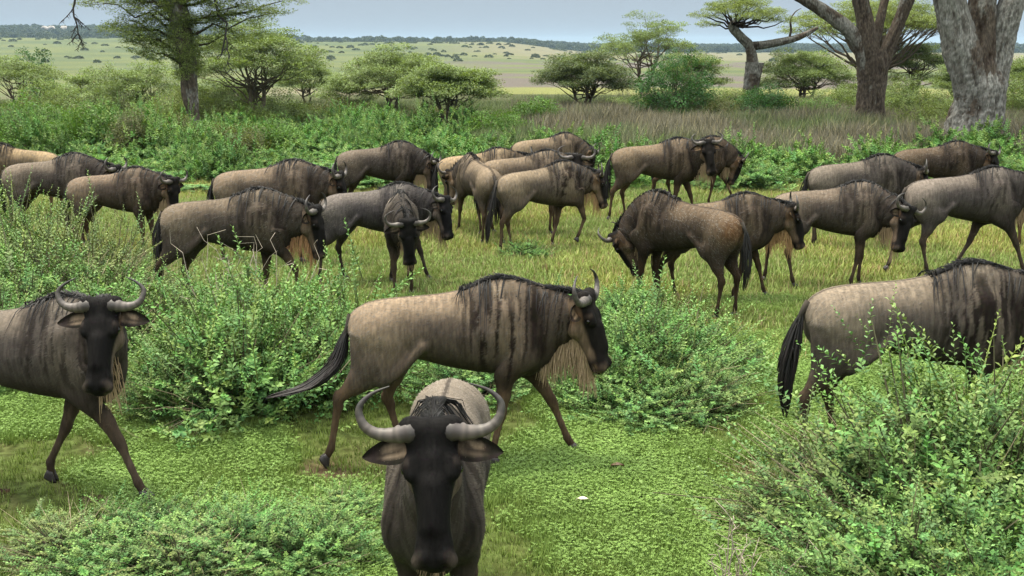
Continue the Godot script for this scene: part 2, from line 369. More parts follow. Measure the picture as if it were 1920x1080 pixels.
func ground_cover() -> void:
	var rng := RandomNumberGenerator.new()
	rng.seed = 601
	var green := leaf_material(Color(1, 1, 1), 0.5)
	var patches := FastNoiseLite.new()
	patches.seed = 9
	patches.frequency = 0.35
	patches.fractal_octaves = 3
	# short turf near, longer yellowing grass farther on
	var short := []
	var clover := []
	var long := []
	var dry := []
	var st := []
	var ct := []
	var lt := []
	for i in 128000:
		var p := in_view(rng, 4.0, 13.5)
		var n := patches.get_noise_2d(p.x, p.z)
		if n < -0.15 and rng.randf() < 0.88:
			continue
		p.y = land_height(p.x, p.z)
		var v := rng.randf_range(0.8, 1.15) * (1.0 + n * 0.35)
		if rng.randf() < 0.17 + n * 0.5:
			clover.append(spin(rng, p, rng.randf_range(0.7, 1.3), 0.2))
			ct.append(Color(v, v, v))
		else:
			short.append(spin(rng, p, rng.randf_range(0.6, 1.3), 0.2))
			var y := clampf(-n * 0.6, 0, 0.15)
			st.append(Color(v * (1.0 + y), v, v))
	for i in 61000:
		var p := in_view(rng, 10.5, 27.0)
		if rng.randf() > smoothstep(9.5, 14.0, -p.z):
			continue
		var n := patches.get_noise_2d(p.x * 0.6, p.z * 0.6)
		p.y = land_height(p.x, p.z)
		long.append(spin(rng, p, rng.randf_range(0.7, 1.5) * (1.0 + n * 0.4), 0.25))
		var y := clampf(0.25 + n * 1.2, 0, 0.9)
		var v := rng.randf_range(0.8, 1.2)
		lt.append(Color(v * (1.0 + y * 0.34), v * (1.0 + y * 0.10), v))
	var a := grass_tuft(rng, 16, 0.055, 0.06, 0.0035, Color(0.108, 0.190, 0.042), Color(0.230, 0.345, 0.088), 0.08)
	scatter("turf", a, green, short, st, self).set_meta("kind", "stuff")
	a = clover_patch(rng, 13, 0.08, 0.0125, Color(0.118, 0.205, 0.046), Color(0.190, 0.300, 0.074))
	scatter("clover", a, green, clover, ct, self).set_meta("kind", "stuff")
	a = grass_tuft(rng, 16, 0.080, 0.09, 0.005, Color(0.138, 0.212, 0.056), Color(0.290, 0.380, 0.122), 0.18)
	scatter("long_grass", a, green, long, lt, self).set_meta("kind", "stuff")
	# fresh weeds behind the herd
	var weeds := [[], [], []]
	var wt := [[], [], []]
	for i in 1750:
		var p := in_view(rng, 23.5, 46.0)
		var px := p.x / -p.z
		var edge := 31.0 + 6.0 * patches.get_noise_2d(p.x * 0.25, p.z * 0.25)
		if px > 0.03 and px < 0.21:
			edge -= 4.0 * smoothstep(0.03, 0.08, px) * (1.0 - smoothstep(0.16, 0.21, px))
		if px < 0.0:
			edge += 12.0 * smoothstep(0.05, -0.10, px)
		if -p.z > edge:
			continue
		if patches.get_noise_2d(p.x * 0.5 + 40.0, p.z * 0.5) < -0.25:
			continue
		p.y = land_height(p.x, p.z)
		var k := i % 3
		weeds[k].append(spin(rng, p, rng.randf_range(0.7, 1.5), 0.1, rng.randf_range(0.45, 1.15) * clampf(0.75 + 1.6 * patches.get_noise_2d(p.x * 1.3, p.z * 1.3 + 80.0), 0.3, 1.3)))
		var v := rng.randf_range(0.8, 1.2)
		wt[k].append(Color(v, v, v * 0.95))
	for k in 3:
		scatter("green_weeds", fresh[k], green, weeds[k], wt[k], self).set_meta("kind", "stuff")
	# dry brown grass under the trees
	var straw := leaf_material(Color(1, 1, 1), 0.3)
	var tall := []
	var tt := []
	for i in 18500:
		var p := in_view(rng, 26.0, 60.0)
		var px := p.x / -p.z
		var edge := 30.5 + 5.0 * patches.get_noise_2d(p.x * 0.25, p.z * 0.25)
		if px > 0.03 and px < 0.21:
			edge -= 4.0 * smoothstep(0.03, 0.08, px) * (1.0 - smoothstep(0.16, 0.21, px))
		if px < 0.0:
			edge += 11.0 * smoothstep(0.05, -0.06, px)
		if -p.z < edge:
			continue
		p.y = land_height(p.x, p.z)
		tall.append(spin(rng, p, rng.randf_range(0.6, 1.25) * (1.0 if px > 0.0 else 0.7) * (1.0 + 0.6 * patches.get_noise_2d(p.x * 0.5, p.z * 0.5 + 300.0)), 0.2))
		var v := rng.randf_range(0.75, 1.15)
		var gr := smoothstep(0.0, 0.35, patches.get_noise_2d(p.x * 0.35 + 200.0, p.z * 0.35)) if px > 0.0 else 0.9
		tt.append(Color(v * lerpf(1.0, 0.72, gr), v * lerpf(1.0, 1.05, gr), v * lerpf(1.0, 0.6, gr)))
	a = grass_tuft(rng, 34, 0.55, 0.30, 0.006, Color(0.110, 0.115, 0.070), Color(0.180, 0.168, 0.130), 0.08)
	scatter("dry_grass", a, straw, tall, tt, self).set_meta("kind", "stuff")

func herd() -> void:
	beast(near, -0.37, -5.26, -91, 1.06, {"hr": [-5, -2, 4, -2], "hl": [4, -3, 2, 0], "fr": [-3, 0, 0, 2], "fl": [3, 0, 0, -2], "neck": [15, -4, 13, -3, -30, 6], "horns": 1.0, "beard_n": 0.1, "mane": 0.5}, "nearest wildebeest, facing the viewer up close with a black face and wide horns", 1, Color(1.0,0.98,0.95))
	beast(near, -0.41, -7.89, 2, 1.04, {"hr": [-26, -4, 14, -34], "hl": [20, -14, 6, -4], "fr": [-10, -2, 0, 4], "fl": [24, 6, -3, -8], "stripe": 0.95, "mane": 0.28, "neck": [-6, 4, -3, 8, 2, 10], "tail": [Vector3(-0.80, 1.13, 0), Vector3(-0.85, 0.98, 0.02), Vector3(-0.93, 0.76, 0.05), Vector3(-1.12, 0.60, 0.10), Vector3(-1.40, 0.53, 0.12)]}, "tan wildebeest striding right with its long black tail swung out behind", 2, Color(1.18,1.10,1.0))
	beast(near, -3.48, -7.38, -6, 1.06, {"hr": [16, -12, 6, -4], "hl": [-20, -4, 12, -28], "fr": [20, 4, 0, -12], "fl": [-26, -2, -2, 8], "beard_n": 0.15, "mane": 0.25, "neck": [9, 32, 7, 26, -12, 24, -9], "horns": 0.92}, "wildebeest striding in from the left edge and turning its black face to the viewer", 3, Color(1.08,1.05,1.02))
	beast(near, 3.13, -7.89, 1, 1.12, {"hr": [-22, 8, 12, -24], "hl": [14, -10, 6, 0], "fr": [-6, 0, 0, 0], "fl": [10, 2, 0, 0], "neck": [-6, 0, -4, 0, 0, 0], "stripe": 0.95, "mane": 0.25, "tail": [Vector3(-0.80, 1.13, 0), Vector3(-0.86, 1.02, 0), Vector3(-0.91, 0.80, 0.01), Vector3(-0.94, 0.58, 0.02), Vector3(-0.93, 0.33, 0.02)]}, "big wildebeest with a pale rump, half behind the bush at the right edge", 4, Color(1.12,1.08,1.02))
	beast(far, -3.39, -12.80, 0, 1.07, {"hr": [-24, 0, 14, -24], "hl": [8, -8, 4, 0], "fr": [30, -4, -22, -10], "fl": [-10, 0, 0, 0], "up": ["fr"], "neck": [-13, 4, -11, 4, 8, 4], "beard": Color(0.36, 0.20, 0.10)}, "dark wildebeest with a rusty orange beard walking right past bleached dead twigs", 5, Color(0.98,0.93,0.86))
	beast(far, -1.84, -14.51, -2, 0.98, {"hr": [-14, -4, 8, -18], "hl": [10, -8, 4, -2], "fr": [-14, -2, -2, 6], "fl": [12, 4, 0, -8], "neck": [-12, 2, -10, 12, 10, 16]}, "slate grey wildebeest behind the one walking head low towards the viewer", 6, Color(0.92,0.92,0.95))
	beast(far, -1.47, -13.92, -82, 0.97, {"hr": [-8, 0, 4, -10], "hl": [8, -4, 2, 0], "fr": [6, 0, 0, -4], "fl": [-8, 0, 0, 4], "neck": [-18, -4, -18, -4, 10, -2]}, "wildebeest walking head low towards the viewer with upturned horns in mid herd", 7, Color(0.95,0.92,0.88))
	beast(far, 0.50, -16.90, 22, 1.00, {"up": ["fr"], "hr": [-10, -4, 6, -12], "hl": [14, -10, 4, 0], "fr": [34, -20, -34, -20], "fl": [-12, -2, -2, 6], "stripe": 0.95, "neck": [-12, 8, -10, 8, 8, 6], "tail": [Vector3(-0.80, 1.13, 0), Vector3(-0.86, 1.0, 0.03), Vector3(-0.93, 0.75, 0.06), Vector3(-0.99, 0.48, 0.08), Vector3(-1.02, 0.18, 0.09)], "beard": Color(0.34, 0.22, 0.11)}, "tan wildebeest with silvery neck streaks lifting a bent foreleg, black tail nearly on the grass", 8, Color(1.16,1.1,1.0))
	beast(far, -0.58, -17.94, 112, 1.00, {"hr": [-14, -4, 8, -18], "hl": [10, -8, 4, -2], "fr": [-14, -2, -2, 6], "fl": [12, 4, 0, -8], "neck": [-24, -12, -22, -10, 14, -6]}, "wildebeest seen from behind, round rump to the viewer, in the middle of the herd", 9, Color(1.1,1.04,0.95))
	beast(far, -3.62, -16.00, 0, 1.08, {"hr": [-5, -2, 4, -2], "hl": [4, -3, 2, 0], "fr": [-3, 0, 0, 2], "fl": [3, 0, 0, -2], "neck": [-11, 2, -9, 4, 6, 4]}, "brown wildebeest with a striped shoulder, directly behind the one with the orange beard", 10, Color(1.05,0.98,0.9))
	beast(far, -2.43, -19.99, 2, 1.04, {"hr": [-14, -4, 8, -18], "hl": [10, -8, 4, -2], "fr": [-14, -2, -2, 6], "fl": [12, 4, 0, -8], "neck": [-22, 6, -18, 6, 12, 4]}, "humped dark wildebeest lowering its head behind a pale rump, green weeds behind it", 11, Color(0.9,0.86,0.82))
	beast(far, -0.56, -19.27, 6, 0.97, {"hr": [-5, -2, 4, -2], "hl": [4, -3, 2, 0], "fr": [-3, 0, 0, 2], "fl": [3, 0, 0, -2], "neck": [-8, 0, -6, 4, 4, 4]}, "pale sandy wildebeest whose rump stands left of the animal seen from behind", 12, Color(1.35,1.25,1.08))
	beast(far, 0.26, -18.28, 4, 1.02, {"hr": [-5, -2, 4, -2], "hl": [4, -3, 2, 0], "fr": [-3, 0, 0, 2], "fl": [3, 0, 0, -2], "neck": [-2, 24, 0, 28, -4, 30], "horns": 1.08}, "wildebeest with thick curled horns looking back to the viewer over the tan one", 13, Color(1.12,1.05,0.95))
	beast(far, 0.79, -22.56, 8, 1.00, {"hr": [-5, -2, 4, -2], "hl": [4, -3, 2, 0], "fr": [-3, 0, 0, 2], "fl": [3, 0, 0, -2], "neck": [-24, 10, -22, 10, 10, 8]}, "farthest wildebeest of the middle cluster, light back against the dry grass", 14, Color(1.2,1.12,1.0))
	beast(far, 2.71, -19.70, 0, 1.09, {"hr": [-14, -4, 8, -18], "hl": [10, -8, 4, -2], "fr": [-14, -2, -2, 6], "fl": [12, 4, 0, -8], "neck": [2, 30, 4, 26, -6, 24], "horns": 0.9}, "brown wildebeest standing side on with its face turned to the viewer, dry grass behind", 15, Color(1.05,0.97,0.86))
	beast(far, 3.72, -21.57, 6, 1.00, {"hr": [-26, -4, 14, -34], "hl": [20, -14, 6, -4], "fr": [-10, -2, 0, 4], "fl": [24, 6, -3, -8], "neck": [-30, 4, -26, 4, 10, 4]}, "wildebeest stretching its neck down to graze behind the one that looks round", 16, Color(0.95,0.86,0.75))
	beast(far, 2.04, -12.77, 141, 1.03, {"hr": [-5, -2, 4, -2], "hl": [4, -3, 2, 0], "fr": [-3, 0, 0, 2], "fl": [3, 0, 0, -2], "neck": [-46, -8, -24, -6, 12, 8], "rust": 1.0}, "dark wildebeest with a rust orange rump, head down grazing towards the left", 17, Color(0.85,0.78,0.70))
	beast(far, 2.64, -13.38, 4, 0.98, {"hr": [-14, -4, 8, -18], "hl": [10, -8, 4, -2], "fr": [-14, -2, -2, 6], "fl": [12, 4, 0, -8], "neck": [-9, 2, -7, 4, 6, 4], "beard": Color(0.34, 0.21, 0.10)}, "wildebeest with a golden beard directly behind the rust rumped grazer", 18, Color(1.0,0.93,0.84))
	beast(far, 4.30, -14.14, -8, 1.02, {"hr": [16, -12, 6, -4], "hl": [-16, -2, 10, -18], "fr": [-10, 0, -2, 6], "fl": [-2, 0, 0, 2], "neck": [-20, 18, -16, 18, 10, 18], "tail": [Vector3(-0.80, 1.13, 0), Vector3(-0.88, 0.98, 0.0), Vector3(-0.94, 0.76, 0.0), Vector3(-1.02, 0.56, 0.0), Vector3(-1.12, 0.38, 0.0)], "beard": Color(0.36, 0.26, 0.16)}, "grey wildebeest lowering a long face with curled horns above a tan beard", 19, Color(1.0,0.95,0.9))
	beast(far, 5.62, -17.19, 2, 1.06, {"hr": [-5, -2, 4, -2], "hl": [4, -3, 2, 0], "fr": [-3, 0, 0, 2], "fl": [3, 0, 0, -2], "neck": [-14, 4, -11, 8, 8, 10]}, "grey wildebeest with a rounded horn boss, second row on the right, over a darker one", 20, Color(1.0,0.98,0.96))
	beast(far, 7.97, -20.02, -4, 1.03, {"hr": [-5, -2, 4, -2], "hl": [4, -3, 2, 0], "fr": [-3, 0, 0, 2], "fl": [3, 0, 0, -2], "neck": [-10, 12, -8, 14, 6, 14]}, "dark brown wildebeest below the thickest tree trunk with one horn tip raised", 21, Color(0.85,0.78,0.7))
	beast(far, 6.38, -14.89, 2, 1.10, {"hr": [16, -12, 6, -4], "hl": [-20, -4, 12, -28], "fr": [20, 4, 0, -12], "fl": [-26, -2, -2, 8], "neck": [-6, 0, -4, 0, 2, 0]}, "slate wildebeest at the right edge, its head out of the frame", 22, Color(1.02,1.0,1.0))
	beast(far, 8.85, -17.00, 0, 1.00, {"hr": [-5, -2, 4, -2], "hl": [4, -3, 2, 0], "fr": [-3, 0, 0, 2], "fl": [3, 0, 0, -2], "neck": [-6, 0, -4, 0, 2, 0]}, "wildebeest of which only a bit of rump shows at the right edge", 23, Color(1.2,1.08,0.92))
	beast(far, -6.02, -16.22, -4, 0.97, {"hr": [-5, -2, 4, -2], "hl": [4, -3, 2, 0], "fr": [-3, 0, 0, 2], "fl": [3, 0, 0, -2], "neck": [-9, 8, -6, 8, -8, 6]}, "brown wildebeest behind the left weeds with its long dark face hanging straight down", 24, Color(1.08,1.0,0.92))
	beast(far, -7.37, -17.20, 0, 1.05, {"hr": [-5, -2, 4, -2], "hl": [4, -3, 2, 0], "fr": [-3, 0, 0, 2], "fl": [3, 0, 0, -2], "neck": [-12, 4, -10, 4, 6, 4]}, "wildebeest with a dark mane behind the brown one at left", 25, Color(1.0,0.96,0.92))
	beast(far, -9.26, -20.00, 180, 1.00, {"hr": [-5, -2, 4, -2], "hl": [4, -3, 2, 0], "fr": [-3, 0, 0, 2], "fl": [3, 0, 0, -2], "neck": [-8, 0, -6, 0, 4, 0]}, "wildebeest at the far left edge facing out of the picture, pale rump to the right", 26, Color(1.3,1.2,1.02))

var bush_protos := {}
func bush(kind: int, x: float, z: float, wide: float, tall: float, seed_at: int, label: String) -> void:
	var rng := RandomNumberGenerator.new()
	rng.seed = seed_at * 31 + 5
	var which := kind + 3 * (seed_at % 2)
	var r: Node3D
	if not bush_protos.has(which):
		r = Node3D.new()
		r.name = numbered("leafy_bush")
		add_child(r)
		part("foliage", bushes[which][0], leaf_material(Color(1, 1, 1), 0.5), r)
		part("stems", bushes[which][1], wood_material, r)
		bush_protos[which] = r
	else:
		r = bush_protos[which].duplicate()
		r.name = numbered("leafy_bush")
		add_child(r)
	r.position = Vector3(x, land_height(x, z) - 0.03, z)
	r.rotation.y = rng.randf() * TAU
	r.scale = Vector3(wide, tall / [0.62, 0.70, 0.75][kind], wide)
	tag(r, label, "bush", "leafy bushes among the herd")

func small_things() -> void:
	var rng := RandomNumberGenerator.new()
	rng.seed = 701
	# bleached dead twigs in front of the orange bearded animal
	var spots := [[-3.15, -11.2, 1.05, "bleached dead twigs standing before the hind leg of the orange bearded wildebeest"], [-2.60, -11.1, 1.15, "bleached dead twigs standing before the belly of the orange bearded wildebeest"], [1.35, -5.75, 0.5, "dry stalks leaning at the turf edge, bottom right bushes"]]
	for s in spots:
		var st := Locks.new()
		for i in 9:
			var p := Vector3(rng.randf_range(-0.12, 0.12), -0.05, rng.randf_range(-0.1, 0.1))
			var d := (Vector3(rng.randf_range(-0.5, 0.5), 1.0, rng.randf_range(-0.4, 0.4))).normalized()
			var h: float = s[2] * rng.randf_range(0.6, 1.1)
			var path := wander(p, p + d * h, 4, 0.05, rng)
			limb(st, path, 0.007, 0.003, 4, Color(0.22, 0.18, 0.13), Color(0.36, 0.31, 0.25))
			for k in 4:
				var b: Vector3 = path[1 + k % 4]
				limb(st, [b, b + (d + ball(rng) * 0.9).normalized() * h * 0.14, b + (d + ball(rng) * 0.9).normalized() * h * 0.25], 0.004, 0.002, 3, Color(0.3, 0.26, 0.2), Color(0.38, 0.33, 0.27))
		var o := part(numbered("dead_twigs"), smooth_mesh(st.pts, st.tris, st.cols), wood_material, self)
		o.position = on_land(s[0], s[1])
		tag(o, s[3], "twigs")
	# clods of earth, dry leaves
	var clods := [[-3.02, -7.18, 0.11, "brown clod of earth on the turf below the turning wildebeest"], [-1.05, -6.85, 0.07, "small bare clod on the turf left of the nearest wildebeest"], [-0.78, -6.55, 0.06, "bare clod beside the chest of the nearest wildebeest"], [0.62, -6.3, 0.05, "dark clod on the open turf at bottom centre right"], [1.15, -8.3, 0.06, "dark clod on open turf between the raised foreleg and the right bushes"], [-2.1, -7.7, 0.06, "dark clod on the turf in front of the broad leafy bush"], [-3.75, -7.3, 0.07, "black clod at the left edge beside the turning wildebeest"], [1.9, -9.4, 0.06, "dark clod on turf left of the big right wildebeest tail"]]
	for c in clods:
		var st := Locks.new()
		var n := 6
		for j in n + 1:
			var t := float(j) / n
			for k in 14:
				var a := TAU * k / 14.0
				var q := cos(t * PI * 0.5) * (1.0 + 0.25 * sin(a * 3.0 + c[0]) + rng.randf_range(-0.12, 0.12))
				st.pts.append(Vector3(cos(a) * q, sin(t * PI * 0.5) * 0.42 * (1.0 + rng.randf_range(-0.1, 0.1)) - 0.08, sin(a) * q * 0.8) * c[2])
				st.cols.append(Color(0.085, 0.055, 0.035) * rng.randf_range(0.75, 1.25))
		for j in n:
			for k in 14:
				var a := j * 14 + k
				var b := j * 14 + (k + 1) % 14
				for q in [a, a + 14, b, b, a + 14, b + 14]:
					st.tris.append(q)
		var o := part(numbered("earth_clod"), smooth_mesh(st.pts, st.tris, st.cols), bark_material, self)
		o.position = on_land(c[0], c[1])
		tag(o, c[3], "clod")
	var leaves := [[0.50, -7.05, 0.045, Color(0.62, 0.58, 0.42), "pale fallen leaf on the turf right of the nearest wildebeest"], [0.80, -7.62, 0.05, Color(0.16, 0.09, 0.05), "brown fallen leaf right of the raised foreleg of the striding wildebeest"], [1.46, -5.85, 0.05, Color(0.55, 0.45, 0.12), "yellow leaf lying on turf near the bottom right bushes"]]
	for c in leaves:
		var st := Locks.new()
		for i in 9:
			var t := i / 8.0
			for k in 5:
				var v := k / 4.0 * 2.0 - 1.0
				for side in [1.0]:
					st.pts.append(Vector3((t - 0.5) * 2.0, 0.25 + 0.25 * v * v + 0.2 * sin(t * 3.0), v * 0.55 * sin(PI * clampf(t * 0.96 + 0.02, 0, 1))) * c[2])
					st.cols.append(c[3] * (0.8 if k == 2 else 1.0))
		for i in 8:
			for k in 4:
				var a := i * 5 + k
				for q in [a, a + 5, a + 1, a + 1, a + 5, a + 6]:
					st.tris.append(q)
		var o := part(numbered("fallen_leaf"), smooth_mesh(st.pts, st.tris, st.cols), hoof_material, self)
		o.position = on_land(c[0], c[1]) + Vector3(0, 0.035, 0)
		tag(o, c[4], "leaf")

func bush_things() -> void:
	bush(0, -1.84, -9.60, 1.60, 0.92, 1, "big fresh green bush under the swung tail of the striding wildebeest")
	bush(0, -2.44, -9.20, 1.90, 0.98, 2, "broad leafy bush left of the swung black tail, its foot on open turf")
	bush(1, -2.96, -9.20, 1.30, 0.70, 3, "low grey green bush at the left foot of the broad leafy bush")
	bush(0, -2.64, -10.60, 1.80, 0.88, 4, "green bush behind the broad leafy one, below the legs of the front facing wildebeest")
	bush(0, -1.70, -10.40, 1.40, 0.62, 5, "green bush right behind the tan wildebeest rump")
	bush(1, -3.40, -11.70, 1.40, 0.62, 6, "bush in front of the legs of the orange bearded wildebeest")
	bush(2, -3.87, -11.30, 1.10, 0.60, 7, "weedy bush below the hind legs of the orange bearded wildebeest")
	bush(0, -2.63, -11.90, 0.90, 0.34, 8, "small bush at the raised forefoot of the orange bearded wildebeest")
	bush(1, -5.29, -11.20, 1.90, 1.05, 9, "dark leafy bush at the left edge above the wildebeest that turns its face")
	bush(0, -4.48, -11.20, 1.60, 0.80, 10, "bright bush between the horns of the turning wildebeest and the weeds")
	bush(2, -5.41, -12.40, 1.90, 1.15, 11, "tall weedy bush in front of the brown wildebeest on the left")
	bush(1, -6.48, -13.20, 1.70, 1.25, 12, "bush at the left edge in front of the wildebeest with only its back in view")
	bush(2, -5.03, -13.00, 1.50, 0.95, 13, "straggly pale weed bush over the legs of the brown left wildebeest")
	bush(0, -5.04, -9.90, 1.30, 0.80, 14, "bush behind the shoulder of the wildebeest at the left edge")
	bush(1, 3.31, -6.70, 2.10, 1.15, 15, "tallest grey green bush at the right edge, over the flank of the big wildebeest")
	bush(1, 2.75, -6.60, 1.90, 1.00, 16, "bush with upright shoots left of the tallest right edge bush")
	bush(2, 2.40, -6.80, 1.50, 0.68, 17, "bush with dry stalks at the hind hoof of the big right wildebeest")
	bush(2, 1.93, -6.70, 1.00, 0.36, 18, "low dry mixed bush left of the dry stalked one")
	bush(0, 2.78, -5.90, 1.90, 0.80, 19, "dark leafy bush low in the right corner")
	bush(1, 2.29, -5.70, 1.40, 0.60, 20, "bush of fine stalks between turf and the dark corner bush")
	bush(1, 1.86, -5.60, 0.90, 0.40, 21, "little bush on the turf edge at bottom right")
	bush(0, 2.70, -5.20, 1.30, 0.72, 22, "bush cut by the right bottom corner")
	bush(1, 2.24, -5.20, 1.10, 0.50, 23, "bush cut by the bottom edge on the right")
	bush(0, 1.20, -9.80, 1.70, 0.80, 24, "bright bush right under the beard and muzzle of the striding tan wildebeest")
	bush(0, 1.76, -10.40, 1.50, 0.56, 25, "bright bush at the forefoot of the rust rumped grazer")
	bush(0, 0.82, -9.30, 1.00, 0.50, 26, "bush seen between chest and raised foreleg of the tan wildebeest")
	bush(1, 1.62, -9.20, 1.20, 0.42, 27, "low bush on the turf right of the bright bushes in the middle")
	bush(0, 1.18, -8.90, 1.10, 0.34, 28, "lowest front clump of the bright middle bushes")
	bush(0, 0.78, -11.60, 1.10, 0.50, 29, "small green bush behind the head of the striding tan wildebeest")
	bush(0, 1.37, -12.00, 1.20, 0.52, 30, "bush around the muzzle of the rust rumped grazer")
	bush(0, -0.40, -9.60, 1.20, 0.42, 31, "low green bush under the belly of the tan wildebeest")
	bush(0, 0.21, -16.30, 0.80, 0.26, 32, "small dark herb clump at the hind hoof of the one lifting a foreleg")
	bush(2, -2.89, -6.35, 1.00, 0.22, 33, "blurred low herb clump in the bottom left corner")
	bush(0, -2.40, -6.50, 1.00, 0.26, 34, "light green herb clump right of the bottom left corner")
	bush(0, -1.81, -6.40, 1.00, 0.30, 35, "light herb clump at the bottom, midway to the nearest wildebeest")
	bush(0, -1.30, -6.25, 0.90, 0.30, 36, "light herb clump just left of the nearest wildebeest")
	bush(2, -2.01, -6.05, 1.00, 0.28, 37, "greyish herb clump on the bottom edge at left")
	bush(0, -2.47, -6.00, 1.00, 0.26, 38, "herb clump on the bottom edge below the brown clod")
	bush(1, -1.18, -6.90, 0.80, 0.16, 39, "thin flat herb patch beside the nearest wildebeest")

# ---------------------------------------------------------------- helpers
var used_names := {}
func numbered(called: String) -> String:
	if not used_names.has(called):
		used_names[called] = 0
		return called
	used_names[called] += 1
	return "%s_%03d" % [called, used_names[called]]

func tag(o: Node3D, label: String, category: String, group := "") -> Node3D:
	o.set_meta("label", label)
	o.set_meta("category", category)
	if group:
		o.set_meta("group", group)
	return o

var hide_material := StandardMaterial3D.new()
var horn_material := StandardMaterial3D.new()
var hair_material := StandardMaterial3D.new()
var fur_material := StandardMaterial3D.new()
var eye_material := StandardMaterial3D.new()
var hoof_material := StandardMaterial3D.new()

func noise_texture(size: int, frequency: float, seed_at: int, low: Color, high: Color, octaves := 4, stretch := 1.0, kind := FastNoiseLite.TYPE_SIMPLEX_SMOOTH) -> ImageTexture:
	# tiles: two offsets of the noise are mixed towards the edges
	var n := FastNoiseLite.new()
	n.seed = seed_at
	n.noise_type = kind
	n.frequency = frequency
	n.fractal_octaves = octaves
	var im := Image.create(size, size, false, Image.FORMAT_RGB8)
	var border := size / 4
	for y in size:
		var fy := clampf(float(size - y) / border, 0, 1)
		for x in size:
			var v := n.get_noise_2d(x, y * stretch)
			if size - x < border or size - y < border:
				var fx := clampf(float(size - x) / border, 0, 1)
				var a := lerpf(n.get_noise_2d(x - size, y * stretch), v, fx)
				var b := lerpf(n.get_noise_2d(x - size, (y - size) * stretch), n.get_noise_2d(x, (y - size) * stretch), fx)
				v = lerpf(b, a, fy)
			im.set_pixel(x, y, low.lerp(high, clampf(v * 0.9 + 0.5, 0, 1)))
	return ImageTexture.create_from_image(im)

func make_animal_materials() -> void:
	fur_noise.seed = 5
	fur_noise.frequency = 0.08
	fur_noise.fractal_octaves = 3
	hide_material.vertex_color_use_as_albedo = true
	hide_material.roughness = 0.78
	hide_material.metallic_specular = 0.22
	hide_material.albedo_texture = noise_texture(256, 0.05, 3, Color(0.74, 0.74, 0.74), Color(1, 1, 1), 4, 0.22)
	hide_material.uv1_triplanar = true
	hide_material.uv1_scale = Vector3(2.6, 2.6, 2.6)
	hide_material.heightmap_enabled = true
	hide_material.heightmap_texture = hide_material.albedo_texture
	hide_material.heightmap_scale = 0.5
	horn_material.vertex_color_use_as_albedo = true
	horn_material.roughness = 0.55
	hair_material.vertex_color_use_as_albedo = true
	hair_material.roughness = 0.6
	hair_material.metallic_specular = 0.4
	fur_material.vertex_color_use_as_albedo = true
	fur_material.roughness = 0.8
	fur_material.metallic_specular = 0.15
	eye_material.albedo_color = Color(0.03, 0.02, 0.015)
	eye_material.roughness = 0.12
	hoof_material.vertex_color_use_as_albedo = true
	hoof_material.roughness = 0.5

# ---------------------------------------------------------------- land and plants
var land_noise := FastNoiseLite.new()

func land_height(x: float, z: float) -> float:
	var d := -z
	var r := sqrt(x * x + z * z)
	var h := 0.05 * land_noise.get_noise_2d(x * 3.0, z * 3.0) * smoothstep(2.0, 6.0, r) + 0.10 * land_noise.get_noise_2d(x * 0.8 + 50.0, z * 0.8) * smoothstep(18.0, 40.0, r)
	h -= 12.0 * smoothstep(60.0, 240.0, r)
	if r > 750.0:
		var u := x / maxf(d, 1.0) if d > 0.0 else 2.0 * signf(x)
		var left := smoothstep(-0.16, -0.30, u)
		var right := smoothstep(-0.02, 0.08, u)
		var mid := 1.0 - left - right
		var wavy := 1.0 + 0.14 * land_noise.get_noise_2d(u * 240.0, 7.0) + 0.08 * land_noise.get_noise_2d(u * 900.0, 70.0)
		h += smoothstep(750.0, 1900.0, r) * (left * 26.0 + mid * 20.0 + right * 2.0)
		h += smoothstep(1950.0, 2900.0, r) * (left * 26.0 + mid * 5.0 + right * 7.0) * wavy
	return h

